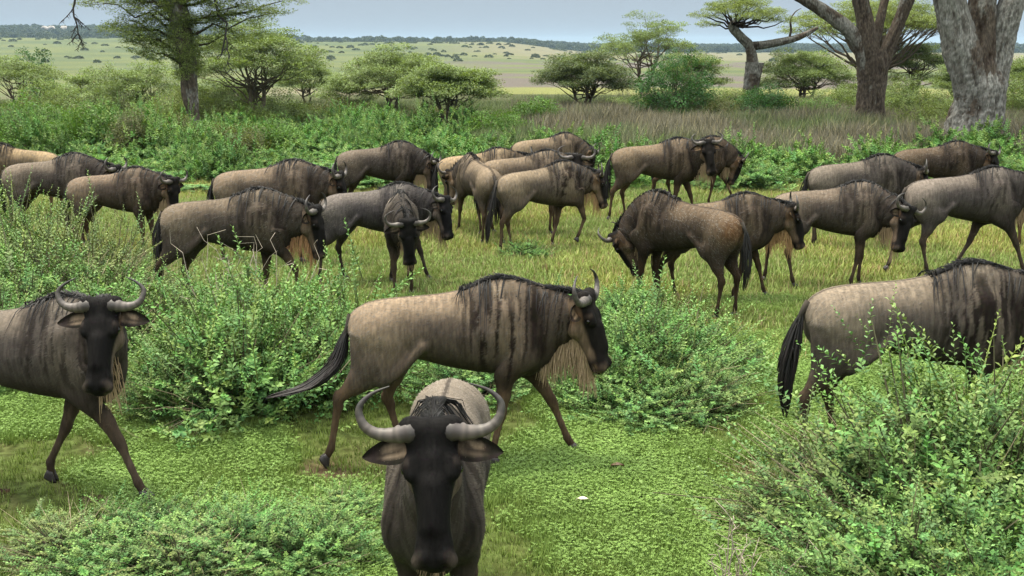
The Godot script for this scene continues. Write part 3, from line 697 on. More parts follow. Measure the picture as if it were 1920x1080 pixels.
func land_colour(x: float, z: float) -> Color:
	var r := sqrt(x * x + z * z)
	var n := land_noise.get_noise_2d(x * 5.0, z * 5.0)
	var fine := land_noise.get_noise_2d(x * 30.0, z * 30.0)
	var c := Color(0.085, 0.115, 0.032).lerp(Color(0.110, 0.080, 0.050), smoothstep(0.05, 0.40, n + fine * 0.4))
	if r > 9.0:
		c = c.lerp(Color(0.130, 0.165, 0.050), smoothstep(9.0, 14.0, r) * 0.7)
	if r > 24.0:
		c = c.lerp(Color(0.085, 0.095, 0.045), smoothstep(24.0, 34.0, r))
	if r > 150.0:
		var u := x / maxf(-z, 1.0)
		var w := land_noise.get_noise_2d(x * 0.035, z * 0.25)
		var w2 := land_noise.get_noise_2d(x * 0.12 + 300.0, z * 0.9)
		var far := Color(0.150, 0.180, 0.070).lerp(Color(0.105, 0.140, 0.062), smoothstep(-0.2, 0.3, w))
		var q := r * (1.0 + 0.10 * w + 0.05 * w2)
		var side := smoothstep(-0.10, 0.02, u + 0.05 * w)
		var mud := Color(0.150, 0.135, 0.118)
		var sand := Color(0.27, 0.235, 0.175)
		far = far.lerp(mud, side * smoothstep(700.0, 740.0, q) * (1.0 - smoothstep(930.0, 1000.0, q)) * smoothstep(-0.25, 0.0, w2 + 0.15))
		far = far.lerp(mud, smoothstep(-0.12, 0.0, u + 0.05 * w) * smoothstep(390.0, 410.0, q) * (1.0 - smoothstep(570.0, 610.0, q)) * smoothstep(-0.3, -0.1, w2 + 0.1))
		far = far.lerp(sand, (1.0 - smoothstep(-0.16, -0.06, u)) * smoothstep(250.0, 290.0, q) * (1.0 - smoothstep(340.0, 420.0, q)) * 0.8 * smoothstep(-0.2, 0.1, w2))
		far = far.lerp(Color(0.24, 0.255, 0.085), side * smoothstep(320.0, 335.0, q) * (1.0 - smoothstep(385.0, 400.0, q)) * 0.8)
		far = far.lerp(Color(0.235, 0.175, 0.125), side * (1.0 - smoothstep(318.0, 335.0, q)) * 0.8)
		far = far.lerp(sand, side * smoothstep(1000.0, 1100.0, q) * (1.0 - smoothstep(1900.0, 2100.0, q)) * 0.55)
		far = far.lerp(Color(0.055, 0.075, 0.042), smoothstep(1950.0, 2250.0, r) * (1.0 - smoothstep(-0.30, -0.20, u) * (1.0 - smoothstep(-0.02, 0.06, u))) * 0.9)
		far = far.lerp(Color(0.20, 0.22, 0.08), smoothstep(1700.0, 2000.0, r) * smoothstep(-0.02, -0.12, u) * smoothstep(-0.34, -0.24, u) * smoothstep(0.0, 0.25, w2) * 0.8)
		c = c.lerp(far, smoothstep(150.0, 230.0, r))
	return c

func make_land() -> void:
	land_noise.seed = 11
	land_noise.frequency = 0.06
	land_noise.fractal_octaves = 3
	var angles := []
	var a := -180.0
	while a < 180.0:
		angles.append(a)
		a += 0.4 if absf(a) < 36.0 else 6.0
	var rings := [0.0]
	var r := 1.0
	while r < 7600.0:
		rings.append(r)
		r *= 1.042
	var pts := PackedVector3Array()
	var cols := PackedColorArray()
	var tris := PackedInt32Array()
	for ring in rings:
		for ang in angles:
			var x: float = ring * sin(deg_to_rad(ang))
			var z: float = -ring * cos(deg_to_rad(ang))
			pts.append(Vector3(x, land_height(x, z), z))
			cols.append(land_colour(x, z))
	var n := angles.size()
	for i in rings.size() - 1:
		for j in n:
			var p := i * n + j
			var q := i * n + (j + 1) % n
			for t in [p, p + n, q, q, p + n, q + n]:
				tris.append(t)
	var m := StandardMaterial3D.new()
	m.vertex_color_use_as_albedo = true
	m.roughness = 0.95
	m.metallic_specular = 0.2
	m.albedo_texture = noise_texture(512, 0.035, 21, Color(0.62, 0.60, 0.55), Color(1, 1, 1), 5)
	m.uv1_triplanar = true
	m.uv1_world_triplanar = true
	m.uv1_scale = Vector3(0.45, 0.45, 0.45)
	m.heightmap_enabled = true
	m.heightmap_texture = m.albedo_texture
	m.heightmap_scale = 2.0
	var o := part("ground", smooth_mesh(pts, tris, cols), m, self)
	o.set_meta("kind", "structure")

# ---- leaves, blades, twigs gathered into one mesh
class Leaves:
	var pts := PackedVector3Array()
	var nor := PackedVector3Array()
	var cols := PackedColorArray()
	var tris := PackedInt32Array()
	func leaf(base: Vector3, along: Vector3, face: Vector3, long: float, wide: float, c: Color, fold := 0.25) -> void:
		var side := along.cross(face).normalized()
		var n := pts.size()
		var up := side.cross(along)
		var mid := base + along * long * 0.55
		pts.append(base)
		pts.append(mid + side * wide + up * wide * fold)
		pts.append(mid - side * wide + up * wide * fold)
		pts.append(base + along * long - up * long * 0.08)
		for k in 4:
			cols.append(c)
			nor.append(up)
		for t in [n, n + 3, n + 1, n, n + 2, n + 3]:
			tris.append(t)
	func leaflet(base: Vector3, along: Vector3, face: Vector3, long: float, wide: float, c: Color) -> void:
		var side := along.cross(face).normalized()
		var n := pts.size()
		var up := side.cross(along)
		pts.append(base + along * long * 0.25 + side * wide)
		pts.append(base + along * long * 0.25 - side * wide)
		pts.append(base + along * long)
		for k in 3:
			cols.append(c)
			nor.append(up)
		for t in [n, n + 1, n + 2]:
			tris.append(t)
	func blade(base: Vector3, tip: Vector3, bend: Vector3, wide: float, c: Color, d: Color, steps := 2) -> void:
		var dir := (tip - base).normalized()
		var side := dir.cross(bend if bend.length() > 0.001 else Vector3(0.3, 0.1, 0.9)).normalized()
		if side.length() < 0.5:
			side = Vector3(1, 0, 0)
		var n := pts.size()
		var face := side.cross(dir)
		for i in steps:
			var t := float(i) / steps
			var p := base.lerp(tip, t) + bend * t * (1.0 - t)
			pts.append(p - side * wide * (1.0 - t * 0.6))
			pts.append(p + side * wide * (1.0 - t * 0.6))
			for k in 2:
				cols.append(c.lerp(d, t))
				nor.append(face)
		pts.append(tip)
		cols.append(d)
		nor.append(face)
		for i in steps - 1:
			for t in [n + i * 2, n + i * 2 + 2, n + i * 2 + 1, n + i * 2 + 1, n + i * 2 + 2, n + i * 2 + 3]:
				tris.append(t)
		for t in [n + steps * 2 - 2, n + steps * 2, n + steps * 2 - 1]:
			tris.append(t)
	func mesh() -> ArrayMesh:
		var arr := []
		arr.resize(Mesh.ARRAY_MAX)
		arr[Mesh.ARRAY_VERTEX] = pts
		arr[Mesh.ARRAY_NORMAL] = nor
		arr[Mesh.ARRAY_COLOR] = cols
		arr[Mesh.ARRAY_INDEX] = tris
		var m := ArrayMesh.new()
		m.add_surface_from_arrays(Mesh.PRIMITIVE_TRIANGLES, arr)
		return m

func leaf_material(tint := Color(1, 1, 1), through := 0.5) -> StandardMaterial3D:
	var m := StandardMaterial3D.new()
	m.vertex_color_use_as_albedo = true
	m.albedo_color = tint
	m.roughness = 0.6
	m.metallic_specular = 0.3
	m.backlight_enabled = true
	m.backlight = Color(through, through, through * 0.6)
	m.cull_mode = BaseMaterial3D.CULL_DISABLED
	return m

var wood_material := StandardMaterial3D.new()
var bark_material := StandardMaterial3D.new()

func ball(rng: RandomNumberGenerator) -> Vector3:
	var z := rng.randf_range(-1, 1)
	var a := rng.randf() * TAU
	return Vector3(sqrt(1 - z * z) * cos(a), z, sqrt(1 - z * z) * sin(a))

# a leafy shoot: stem and leaves set round it
func shoot(l: Leaves, base: Vector3, along: Vector3, long: float, leaves: int, size: float, c: Color, young: Color, rng: RandomNumberGenerator) -> void:
	var s := along.cross(Vector3(0.21, 0.31, 0.93)).normalized()
	var r := along.cross(s)
	l.blade(base, base + along * long, s * 0.01, 0.004, Color(0.09, 0.10, 0.04), young, 2)
	var a := rng.randf() * TAU
	for i in leaves:
		var t := (i + 0.5) / leaves
		a += 2.4
		var out := s * cos(a) + r * sin(a)
		var open := lerpf(1.25, 0.45, t * t)
		var d := (along * cos(open) + out * sin(open) + Vector3(0, 0.12, 0)).normalized()
		var k := size * lerpf(1.05, 0.6, t * t) * rng.randf_range(0.8, 1.2)
		l.leaf(base + along * long * (0.15 + 0.85 * t), d, (along + Vector3(0, 0.5, 0) - d * 0.3).normalized(), k, k * 0.27, c.lerp(young, clampf(t * 1.1 - 0.1 + rng.randf_range(-0.25, 0.25), 0, 1)) * rng.randf_range(0.8, 1.15))

# a bushy herb: about one metre wide and as high as tall
func herb_bush(rng: RandomNumberGenerator, tall: float, shoots: int, size: float, c: Color, young: Color, dead := 0.0) -> Array:
	var l := Leaves.new()
	var w := Locks.new()
	var lump := FastNoiseLite.new()
	lump.seed = rng.randi_range(1, 9999)
	lump.frequency = 1.1
	for i in shoots:
		var d := ball(rng)
		d.y = absf(d.y) * 1.05 - 0.05
		var k := 1.0 + 0.8 * lump.get_noise_3d(d.x * 1.4, d.y * 1.4, d.z * 1.4)
		var depth := 1.0 - 0.55 * pow(rng.randf(), 1.6)
		if rng.randf() < 0.10:
			depth = rng.randf_range(1.05, 1.4)
		var tip := Vector3(d.x * 0.5, maxf(d.y, 0.0) * tall * 0.95 + 0.05 * tall, d.z * 0.5) * k * depth
		var along := (Vector3(d.x * 0.8, 0.6 + d.y * 0.4, d.z * 0.8) + ball(rng) * 0.45).normalized()
		var long := rng.randf_range(0.09, 0.17)
		var hue := Color(rng.randf_range(0.72, 1.12), rng.randf_range(0.94, 1.08), rng.randf_range(0.85, 1.25)) * rng.randf_range(0.9, 1.25)
		if depth > 1.0:
			long = 0.30 * depth
		shoot(l, tip - along * long * 0.8, along, long, 15 if depth <= 1.0 else 24, size * rng.randf_range(0.75, 1.3), c * hue, young * hue, rng)
		if i % 5 == 0:
			var foot := Vector3(d.x * 0.10, 0.0, d.z * 0.10)
			w.lock([foot, foot.lerp(tip, 0.5) + Vector3(0, 0.05, 0), tip], 0.006, 0.5, Color(0.085, 0.065, 0.04), Color(0.10, 0.10, 0.05))
		if rng.randf() < dead:
			var b := Vector3(d.x * 0.3, 0.1, d.z * 0.3)
			w.lock([b, b + along * 0.2, b + along * rng.randf_range(0.35, 0.6) + ball(rng) * 0.12], 0.0035, 0.4, Color(0.26, 0.20, 0.13), Color(0.34, 0.28, 0.19))
	return [l.mesh(), smooth_mesh(w.pts, w.tris, w.cols)]

func grass_tuft(rng: RandomNumberGenerator, blades: int, tall: float, spread: float, wide: float, c: Color, d: Color, dry: float) -> ArrayMesh:
	var l := Leaves.new()
	for i in blades:
		var a := rng.randf() * TAU
		var b := Vector3(cos(a), 0, sin(a)) * spread * sqrt(rng.randf())
		var lean := Vector3(rng.randf_range(-1, 1), 0, rng.randf_range(-1, 1))
		var h := tall * rng.randf_range(0.45, 1.15)
		var base := c
		var tip := d
		if rng.randf() < dry:
			base = Color(0.19, 0.165, 0.085)
			tip = Color(0.33, 0.29, 0.16)
		l.blade(b - Vector3(0, 0.01, 0), b + lean * h * 0.55 + Vector3(0, h, 0), Vector3(lean.x * -0.4 * h, h * 0.25, lean.z * -0.4 * h), wide * rng.randf_range(0.7, 1.2), base * rng.randf_range(0.75, 1.15), tip * rng.randf_range(0.8, 1.2), 2)
	return l.mesh()

func clover_patch(rng: RandomNumberGenerator, n: int, spread: float, size: float, c: Color, d: Color) -> ArrayMesh:
	var l := Leaves.new()
	for i in n:
		var a := rng.randf() * TAU
		var b := Vector3(cos(a), 0, sin(a)) * spread * sqrt(rng.randf()) + Vector3(0, rng.randf_range(0.01, 0.055), 0)
		var k := rng.randf() * TAU
		for q in 3:
			var e := k + q * TAU / 3.0
			l.leaf(b, Vector3(cos(e), rng.randf_range(0.0, 0.5), sin(e)).normalized(), Vector3(0, 1, 0), size * rng.randf_range(0.7, 1.2), size * 0.36, c.lerp(d, rng.randf()) * rng.randf_range(0.8, 1.15))
	return l.mesh()

func scatter(called: String, mesh: Mesh, mat: Material, where: Array, tints: Array, parent: Node) -> MultiMeshInstance3D:
	var mm := MultiMesh.new()
	mm.transform_format = MultiMesh.TRANSFORM_3D
	mm.use_colors = tints.size() > 0
	mm.mesh = mesh
	mm.instance_count = where.size()
	for i in where.size():
		var t: Transform3D = where[i]
		mm.set_instance_transform(i, t)
	for i in tints.size():
		mm.set_instance_color(i, tints[i])
	var o := MultiMeshInstance3D.new()
	o.name = called
	o.multimesh = mm
	o.material_override = mat
	parent.add_child(o, true)
	return o

# many copies of a small mesh joined into one, in four shades
func joined(called: String, mesh: ArrayMesh, mat: Material, where: Array, parent: Node) -> MeshInstance3D:
	var src := mesh.surface_get_arrays(0)
	var v: PackedVector3Array = src[Mesh.ARRAY_VERTEX]
	var n: PackedVector3Array = src[Mesh.ARRAY_NORMAL]
	var c: PackedColorArray = src[Mesh.ARRAY_COLOR]
	var idx: PackedInt32Array = src[Mesh.ARRAY_INDEX]
	var shades := []
	for k in 4:
		var d := PackedColorArray()
		for q in c:
			var f: float = [0.78, 0.94, 1.06, 1.22][k]
			d.append(Color(q.r * f, q.g * f, q.b * f))
		shades.append(d)
	var pts := PackedVector3Array()
	var nor := PackedVector3Array()
	var cols := PackedColorArray()
	var tris := PackedInt32Array()
	for i in where.size():
		var t: Transform3D = where[i]
		pts.append_array(t * v)
		nor.append_array(Transform3D(t.basis.orthonormalized(), Vector3()) * n)
		cols.append_array(shades[(i * 7 + i / 3) % 4])
		for q in idx:
			tris.append(q + i * v.size())
	var arr := []
	arr.resize(Mesh.ARRAY_MAX)
	arr[Mesh.ARRAY_VERTEX] = pts
	arr[Mesh.ARRAY_NORMAL] = nor
	arr[Mesh.ARRAY_COLOR] = cols
	arr[Mesh.ARRAY_INDEX] = tris
	var m := ArrayMesh.new()
	m.add_surface_from_arrays(Mesh.PRIMITIVE_TRIANGLES, arr)
	return part(called, m, mat, parent)

func spin(rng: RandomNumberGenerator, p: Vector3, s: float, tilt := 0.12, flat := 1.0) -> Transform3D:
	var b := Basis(Vector3(0, 1, 0), rng.randf() * TAU) * Basis(Vector3(1, 0, 0), rng.randf_range(-tilt, tilt)) * Basis(Vector3(0, 0, 1), rng.randf_range(-tilt, tilt))
	return Transform3D(b.scaled(Vector3(s, s * flat, s)), p)

# ---- trees
func limb(st: Locks, path: Array, r0: float, r1: float, sides := 7, c := Color(0.10, 0.075, 0.052), d := Color(0.12, 0.095, 0.07)) -> void:
	var rr := []
	var cols := []
	var n := path.size()
	for i in n:
		var t := float(i) / (n - 1)
		rr.append(lerpf(r0, r1, t))
		cols.append(c.lerp(d, t))
	tube(st, path, rr, sides, cols)

func wander(a: Vector3, b: Vector3, n: int, amount: float, rng: RandomNumberGenerator, bow := Vector3()) -> Array:
	var out := [a]
	var len_ := a.distance_to(b)
	for i in range(1, n):
		var t := float(i) / n
		out.append(a.lerp(b, t) + bow * 4.0 * t * (1.0 - t) + ball(rng) * amount * len_ * sin(PI * t))
	out.append(b)
	return out

# flat spray of fine leaflets, radius about 0.3
func leaf_spray(rng: RandomNumberGenerator, n: int, size: float, c: Color, d: Color, thick := 0.12) -> ArrayMesh:
	var l := Leaves.new()
	for k in 5:
		var a := k * TAU / 5.0 + rng.randf_range(-0.4, 0.4)
		var tip := Vector3(cos(a) * 0.3, rng.randf_range(-0.02, 0.06), sin(a) * 0.3)
		l.blade(Vector3(), tip, Vector3(0, 0.03, 0), 0.006, Color(0.09, 0.07, 0.05), Color(0.09, 0.075, 0.05), 1)
	for i in n:
		var a := rng.randf() * TAU
		var r := 0.32 * sqrt(rng.randf())
		var p := Vector3(cos(a) * r, rng.randf_range(-thick, thick) * (1.0 - r * 2.0) + 0.03, sin(a) * r)
		var along := (Vector3(cos(a), 0, sin(a)) + ball(rng) * 0.7).normalized()
		l.leaflet(p, along, (Vector3(0, 1, 0) + ball(rng) * 0.6).normalized(), size * rng.randf_range(0.7, 1.3), size * 0.33, c.lerp(d, rng.randf()) * rng.randf_range(0.75, 1.2))
	return l.mesh()

var sprays := []
var spray_materials := []

# an umbrella thorn: forked stems, rising limbs, flat layers of fine leaves
func acacia(at: Vector3, tall: float, wide: float, stems: int, fullness: float, kind: int, seed_at: int, label: String, opts := {}) -> Node3D:
	var rng := RandomNumberGenerator.new()
	rng.seed = seed_at
	var root := Node3D.new()
	root.name = numbered(opts.get("called", "acacia_tree"))
	add_child(root)
	root.position = at
	var st := Locks.new()
	var where := []
	var tints := []
	var r := wide * 0.5
	var low: float = opts.get("low", 0.42) * tall
	var girth: float = opts.get("girth", 0.03) * tall
	var shape: float = opts.get("dome", 0.45)
	var size: float = opts.get("spray", 1.0)
	var targets := []
	var n := int(26 * fullness)
	for i in n:
		var a := i * 2.399 + rng.randf_range(-0.3, 0.3)
		var q := sqrt((i + 0.5) / n) * rng.randf_range(0.85, 1.1)
		var level := rng.randf()
		var top := tall * (1.0 - shape * q * q)
		var y := lerpf(maxf(low, top * 0.62), top, pow(level, 0.55)) * rng.randf_range(0.93, 1.03)
		targets.append(Vector3(cos(a) * r * q, y, sin(a) * r * q * 0.9))
	for s in stems:
		var a := TAU * s / stems + rng.randf_range(-0.5, 0.5)
		var out := r * rng.randf_range(0.12, 0.32) * (1.0 if stems > 1 else 0.3)
		var foot := Vector3(cos(a) * girth * 0.8, -0.12, sin(a) * girth * 0.8) * (1.0 if stems > 1 else 0.1)
		foot.y = -0.15
		var fork := Vector3(cos(a) * out, tall * rng.randf_range(0.38, 0.50), sin(a) * out)
		var path := wander(foot, fork, 5, 0.05, rng)
		limb(st, path, girth, girth * 0.62, 8)
		for k in range(s, n, stems):
			var to: Vector3 = targets[k]
			var from: Vector3 = path[rng.randi_range(3, 5)]
			var bow := Vector3(0, -0.05 * from.distance_to(to), 0)
			var b := wander(from, to, 5, 0.06, rng, bow)
			limb(st, b, girth * 0.38, girth * 0.07, 5)
			# layers of sprays about each end
			var cloud := int(10 * fullness * opts.get("dense", 1.0))
			for c in cloud:
				var d := ball(rng)
				var spread := r * 0.34
				var p := to + Vector3(d.x * spread, d.y * spread * 0.20, d.z * spread)
				where.append(spin(rng, p, size * rng.randf_range(0.75, 1.25), 0.3))
				tints.append(Color.WHITE * rng.randf_range(0.75, 1.2))
				if c % 3 == 0:
					limb(st, [b[4], b[4].lerp(p, 0.5) + Vector3(0, 0.03, 0), p], girth * 0.06, girth * 0.02, 3)
	part("trunk", smooth_mesh(st.pts, st.tris, st.cols), wood_material, root)
	joined("crown", sprays[kind], spray_materials[kind], where, root)
	tag(root, label, opts.get("category", "tree"), opts.get("group", ""))
	return root

# a round shrub of the same sprays, leafy to the ground
func shrub(at: Vector3, tall: float, wide: float, n: int, kind: int, seed_at: int, label: String, opts := {}) -> Node3D:
	var rng := RandomNumberGenerator.new()
	rng.seed = seed_at
	var root := Node3D.new()
	root.name = numbered(opts.get("called", "shrub"))
	add_child(root)
	root.position = at
	var st := Locks.new()
	var where := []
	var tints := []
	var lump := FastNoiseLite.new()
	lump.seed = seed_at
	lump.frequency = 1.0
	for i in n:
		var d := ball(rng)
		d.y = absf(d.y)
		var k := (1.0 + 0.5 * lump.get_noise_3d(d.x * 1.6, d.y * 1.6, d.z * 1.6)) * (1.0 - 0.6 * pow(rng.randf(), 1.8))
		var p := Vector3(d.x * wide * 0.5, d.y * tall * 0.92 + 0.05 * tall, d.z * wide * 0.5) * k
		where.append(spin(rng, p, opts.get("spray", 0.8) * rng.randf_range(0.7, 1.3), opts.get("tilt", 0.9)))
		var q := rng.randf_range(0.75, 1.2)
		tints.append(Color(q, q, q))
		if i % 8 == 0:
			limb(st, wander(Vector3(d.x * 0.1, -0.1, d.z * 0.1), p, 3, 0.08, rng), 0.03 * tall * 0.5, 0.006, 4)
	part("stems", smooth_mesh(st.pts, st.tris, st.cols), wood_material, root)
	joined("foliage", sprays[kind], spray_materials[kind], where, root)
	tag(root, label, opts.get("category", "shrub"), opts.get("group", ""))
	return root

# thick trunk with furrowed bark: rings of points pushed in and out
func bark_limb(st: Locks, ctrl: Array, radii: Array, rows: int, sides: int, furrow: float, lichen: float, seed_at: int, flare := 0.0) -> void:
	var n := FastNoiseLite.new()
	n.seed = seed_at
	n.frequency = 1.0
	n.fractal_octaves = 3
	var path := curve_points(ctrl, rows)
	var rr := curve_points(radii, rows)
	var from := st.pts.size()
	var s := Vector3()
	for i in path.size():
		var d: Vector3 = (path[mini(i + 1, rows)] - path[maxi(i - 1, 0)]).normalized()
		if i == 0:
			s = d.cross(Vector3(0.31, 0.23, 0.92)).normalized()
		s = (s - d * s.dot(d)).normalized()
		var r := d.cross(s)
		for k in sides:
			var a := TAU * k / sides
			var o := s * cos(a) + r * sin(a)
			var p: Vector3 = path[i] + o * rr[i]
			var ridge := 1.0 - absf(n.get_noise_3d(o.x * 4.2, p.y * 0.7, o.z * 4.2 + seed_at)) * 2.6
			var small := n.get_noise_3d(p.x * 9.0, p.y * 4.0, p.z * 9.0)
			var lump := n.get_noise_3d(o.x * 1.1 + 9.0, p.y * 0.6, o.z * 1.1)
			var push: float = 1.0 + furrow * (0.5 * ridge + 0.45 * small) + 0.16 * lump
			if flare > 0.0:
				push += flare * exp(-maxf(p.y, 0.0) / 0.35) * (0.55 + 0.6 * sin(a * 5.0 + seed_at))
			st.pts.append(path[i] + o * rr[i] * push)
			var brown := Color(0.150, 0.124, 0.098).lerp(Color(0.055, 0.04, 0.03), clampf(0.55 - ridge * 0.8 - small * 0.4, 0, 1))
			var grey := Color(0.44, 0.445, 0.41).lerp(Color(0.22, 0.215, 0.19), clampf(0.5 + small, 0, 1))
			var patch := smoothstep(0.10, 0.28, n.get_noise_3d(p.x * 1.0 + 40.0, p.y * 0.55, p.z * 1.0) + (lichen - 0.5) * 1.1 + small * 0.5)
			st.cols.append(brown.lerp(grey, patch * clampf(0.55 + ridge * 0.6, 0, 1)))
	for i in rows:
		for k in sides:
			var a := from + i * sides + k
			var b := from + i * sides + (k + 1) % sides
			for q in [a, b, b + sides, a, b + sides, a + sides]:
				st.tris.append(q)

# ---------------------------------------------------------------- wildebeest: one implicit body, meshed once per detail level, then posed
# the beast faces +x, stands on y = 0, its right side is +z
const TORSO := [
	[-0.835, 1.045, 1.035, 0.004], [-0.815, 1.125, 0.95, 0.075], [-0.78, 1.17, 0.87, 0.125], [-0.70, 1.215, 0.78, 0.178], [-0.58, 1.245, 0.735, 0.212], [-0.42, 1.262, 0.785, 0.206],
	[-0.28, 1.272, 0.778, 0.214], [-0.12, 1.288, 0.735, 0.232], [0.04, 1.322, 0.70, 0.245], [0.18, 1.372, 0.676, 0.240], [0.30, 1.40, 0.664, 0.224], [0.42, 1.392, 0.664, 0.206],
	[0.54, 1.362, 0.64, 0.19], [0.65, 1.338, 0.70, 0.155], [0.74, 1.305, 0.79, 0.112], [0.79, 1.24, 0.90, 0.06], [0.81, 1.10, 1.06, 0.004]]
# bones of flesh: from, to, radii, squeeze across, blend
const FLESH := [
	[Vector3(0.42, 1.12, 0), Vector3(0.74, 1.125, 0), 0.25, 0.20, 1.75, 0.06], [Vector3(0.74, 1.125, 0), Vector3(0.895, 1.205, 0), 0.20, 0.118, 1.55, 0.04],
	[Vector3(-0.60, 1.0, 0.085), Vector3(-0.52, 0.80, 0.12), 0.18, 0.135, 1.35, 0.07], [Vector3(-0.69, 0.95, 0.09), Vector3(-0.60, 0.66, 0.115), 0.12, 0.072, 1.2, 0.06], [Vector3(-0.52, 0.80, 0.12), Vector3(-0.60, 0.60, 0.12), 0.13, 0.072, 1.25, 0.05],
	[Vector3(-0.60, 0.63, 0.12), Vector3(-0.672, 0.445, 0.12), 0.07, 0.038, 1.15, 0.03], [Vector3(-0.70, 0.47, 0.12), Vector3(-0.655, 0.40, 0.12), 0.022, 0.034, 1.1, 0.02],
	[Vector3(-0.668, 0.44, 0.12), Vector3(-0.655, 0.25, 0.12), 0.037, 0.025, 1.1, 0.02], [Vector3(-0.655, 0.25, 0.12), Vector3(-0.648, 0.115, 0.12), 0.024, 0.027, 1.0, 0.015], [Vector3(-0.648, 0.115, 0.12), Vector3(-0.622, 0.035, 0.12), 0.030, 0.026, 0.95, 0.015],
	[Vector3(-0.44, 0.73, 0.175), Vector3(-0.26, 0.93, 0.215), 0.035, 0.03, 1.0, 0.06],
	[Vector3(0.36, 1.12, 0.14), Vector3(0.50, 0.86, 0.145), 0.12, 0.115, 1.4, 0.07], [Vector3(0.50, 0.88, 0.145), Vector3(0.40, 0.72, 0.135), 0.115, 0.088, 1.25, 0.05], [Vector3(0.40, 0.72, 0.135), Vector3(0.43, 0.54, 0.125), 0.085, 0.052, 1.15, 0.04],
	[Vector3(0.43, 0.54, 0.125), Vector3(0.44, 0.40, 0.12), 0.05, 0.039, 1.05, 0.02], [Vector3(0.442, 0.405, 0.12), Vector3(0.444, 0.36, 0.12), 0.040, 0.034, 1.0, 0.015], [Vector3(0.442, 0.37, 0.12), Vector3(0.438, 0.22, 0.12), 0.031, 0.024, 1.0, 0.015],
	[Vector3(0.438, 0.22, 0.12), Vector3(0.436, 0.115, 0.12), 0.024, 0.027, 1.0, 0.015], [Vector3(0.436, 0.115, 0.12), Vector3(0.462, 0.035, 0.12), 0.030, 0.026, 0.95, 0.015]]
const HIND_FROM := 2
const FORE_FROM := 11
# the head, along the face from the poll: front, back, half width
const SKULL := [
	[-0.055, -0.03, -0.05, 0.004], [-0.045, 0.0, -0.08, 0.045], [-0.015, 0.035, -0.125, 0.088], [0.05, 0.055, -0.165, 0.105], [0.12, 0.062, -0.185, 0.107], [0.19, 0.064, -0.182, 0.100], [0.27, 0.062, -0.155, 0.080],
	[0.35, 0.058, -0.125, 0.069], [0.43, 0.055, -0.105, 0.070], [0.49, 0.053, -0.098, 0.080], [0.54, 0.045, -0.09, 0.081], [0.57, 0.03, -0.08, 0.072], [0.592, -0.01, -0.055, 0.035], [0.60, -0.025, -0.035, 0.004]]
const POLL := Vector3(0.925, 1.335, 0)
const FACE := Vector3(0.4067, -0.9135, 0)      # down the face
const BROW := Vector3(0.9135, 0.4067, 0)       # out of the face
const LEG_PIVOTS := [
	[Vector3(0.42, 1.02, 0.13), Vector3(0.40, 0.72, 0.135), Vector3(0.442, 0.39, 0.12), Vector3(0.436, 0.115, 0.12)],
	[Vector3(-0.56, 0.98, 0.11), Vector3(-0.50, 0.74, 0.12), Vector3(-0.672, 0.445, 0.12), Vector3(-0.648, 0.115, 0.12)]]
const NECK_PIVOTS := [Vector3(0.42, 1.12, 0), Vector3(0.70, 1.13, 0), Vector3(0.90, 1.22, 0)]

var torso_table := []      # centre height, half height, half width every centimetre
var skull_table := []

func table(rows: Array, step: float) -> Array:
	var out := []
	var first: float = rows[0][0]
	var last: float = rows[-1][0]
	var k := 0
	var n := int(round((last - first) / step))
	for i in n + 1:
		var x := first + i * step
		while k < rows.size() - 2 and x > rows[k + 1][0]:
			k += 1
		var a = rows[maxi(k - 1, 0)]
		var b = rows[k]
		var c = rows[k + 1]
		var d = rows[mini(k + 2, rows.size() - 1)]
		var v := []
		for j in [1, 2, 3]:
			if k == 0 or k == rows.size() - 2:
				v.append(lerpf(b[j], c[j], clampf((x - b[0]) / (c[0] - b[0]), 0, 1)))
			else:
				v.append(cubic_interpolate_in_time(b[j], c[j], a[j], d[j], (x - b[0]), c[0] - b[0], a[0] - b[0], d[0] - b[0]) if false else cubic_interpolate(b[j], c[j], a[j], d[j], clampf((x - b[0]) / (c[0] - b[0]), 0, 1)))
		out.append(Vector3((v[0] + v[1]) * 0.5, maxf((v[0] - v[1]) * 0.5, 0.002), maxf(v[2], 0.002)))
	return out

func sweep(t: Array, first: float, step: float, x: float, y: float, z: float, ridge: float, power: float) -> float:
	var f := (x - first) / step
	var n := t.size() - 1
	var beyond := 0.0
	if f < 0.0:
		beyond = -f * step
		f = 0.0
	elif f > n:
		beyond = (f - n) * step
		f = n
	var i := mini(int(f), n - 1)
	var v: Vector3 = t[i]
	v = v.lerp(t[i + 1], f - i)
	var dy := (y - v.x) / v.y
	var w := v.z
	if ridge > 0.0:
		# ribs, hollow before the hip, hollow behind the shoulder
		var rib := smoothstep(-0.34, -0.20, x) * (1.0 - smoothstep(0.12, 0.22, x)) * exp(-dy * dy * 2.2)
		w *= 1.0 + 0.011 * rib * sin((x + 0.16 * (y - 1.0)) * 92.0)
		w *= 1.0 - 0.085 * exp(-pow((x + 0.40) / 0.07, 2.0) - pow((y - 1.06) / 0.12, 2.0)) - 0.06 * exp(-pow((x - 0.15) / 0.045, 2.0) - pow((y - 0.98) / 0.2, 2.0))
	if dy > 0.0:
		w *= 1.0 - ridge * minf(dy, 1.0)
	var dz := absf(z) / w
	var r: float
	if power == 2.0:
		r = sqrt(dy * dy + dz * dz)
	else:
		r = pow(pow(absf(dy), power) + pow(dz, power), 1.0 / power)
	var d := (r - 1.0) * minf(v.y, w)
	return sqrt(d * d + beyond * beyond) if beyond > 0.0 and d > 0.0 else d + beyond

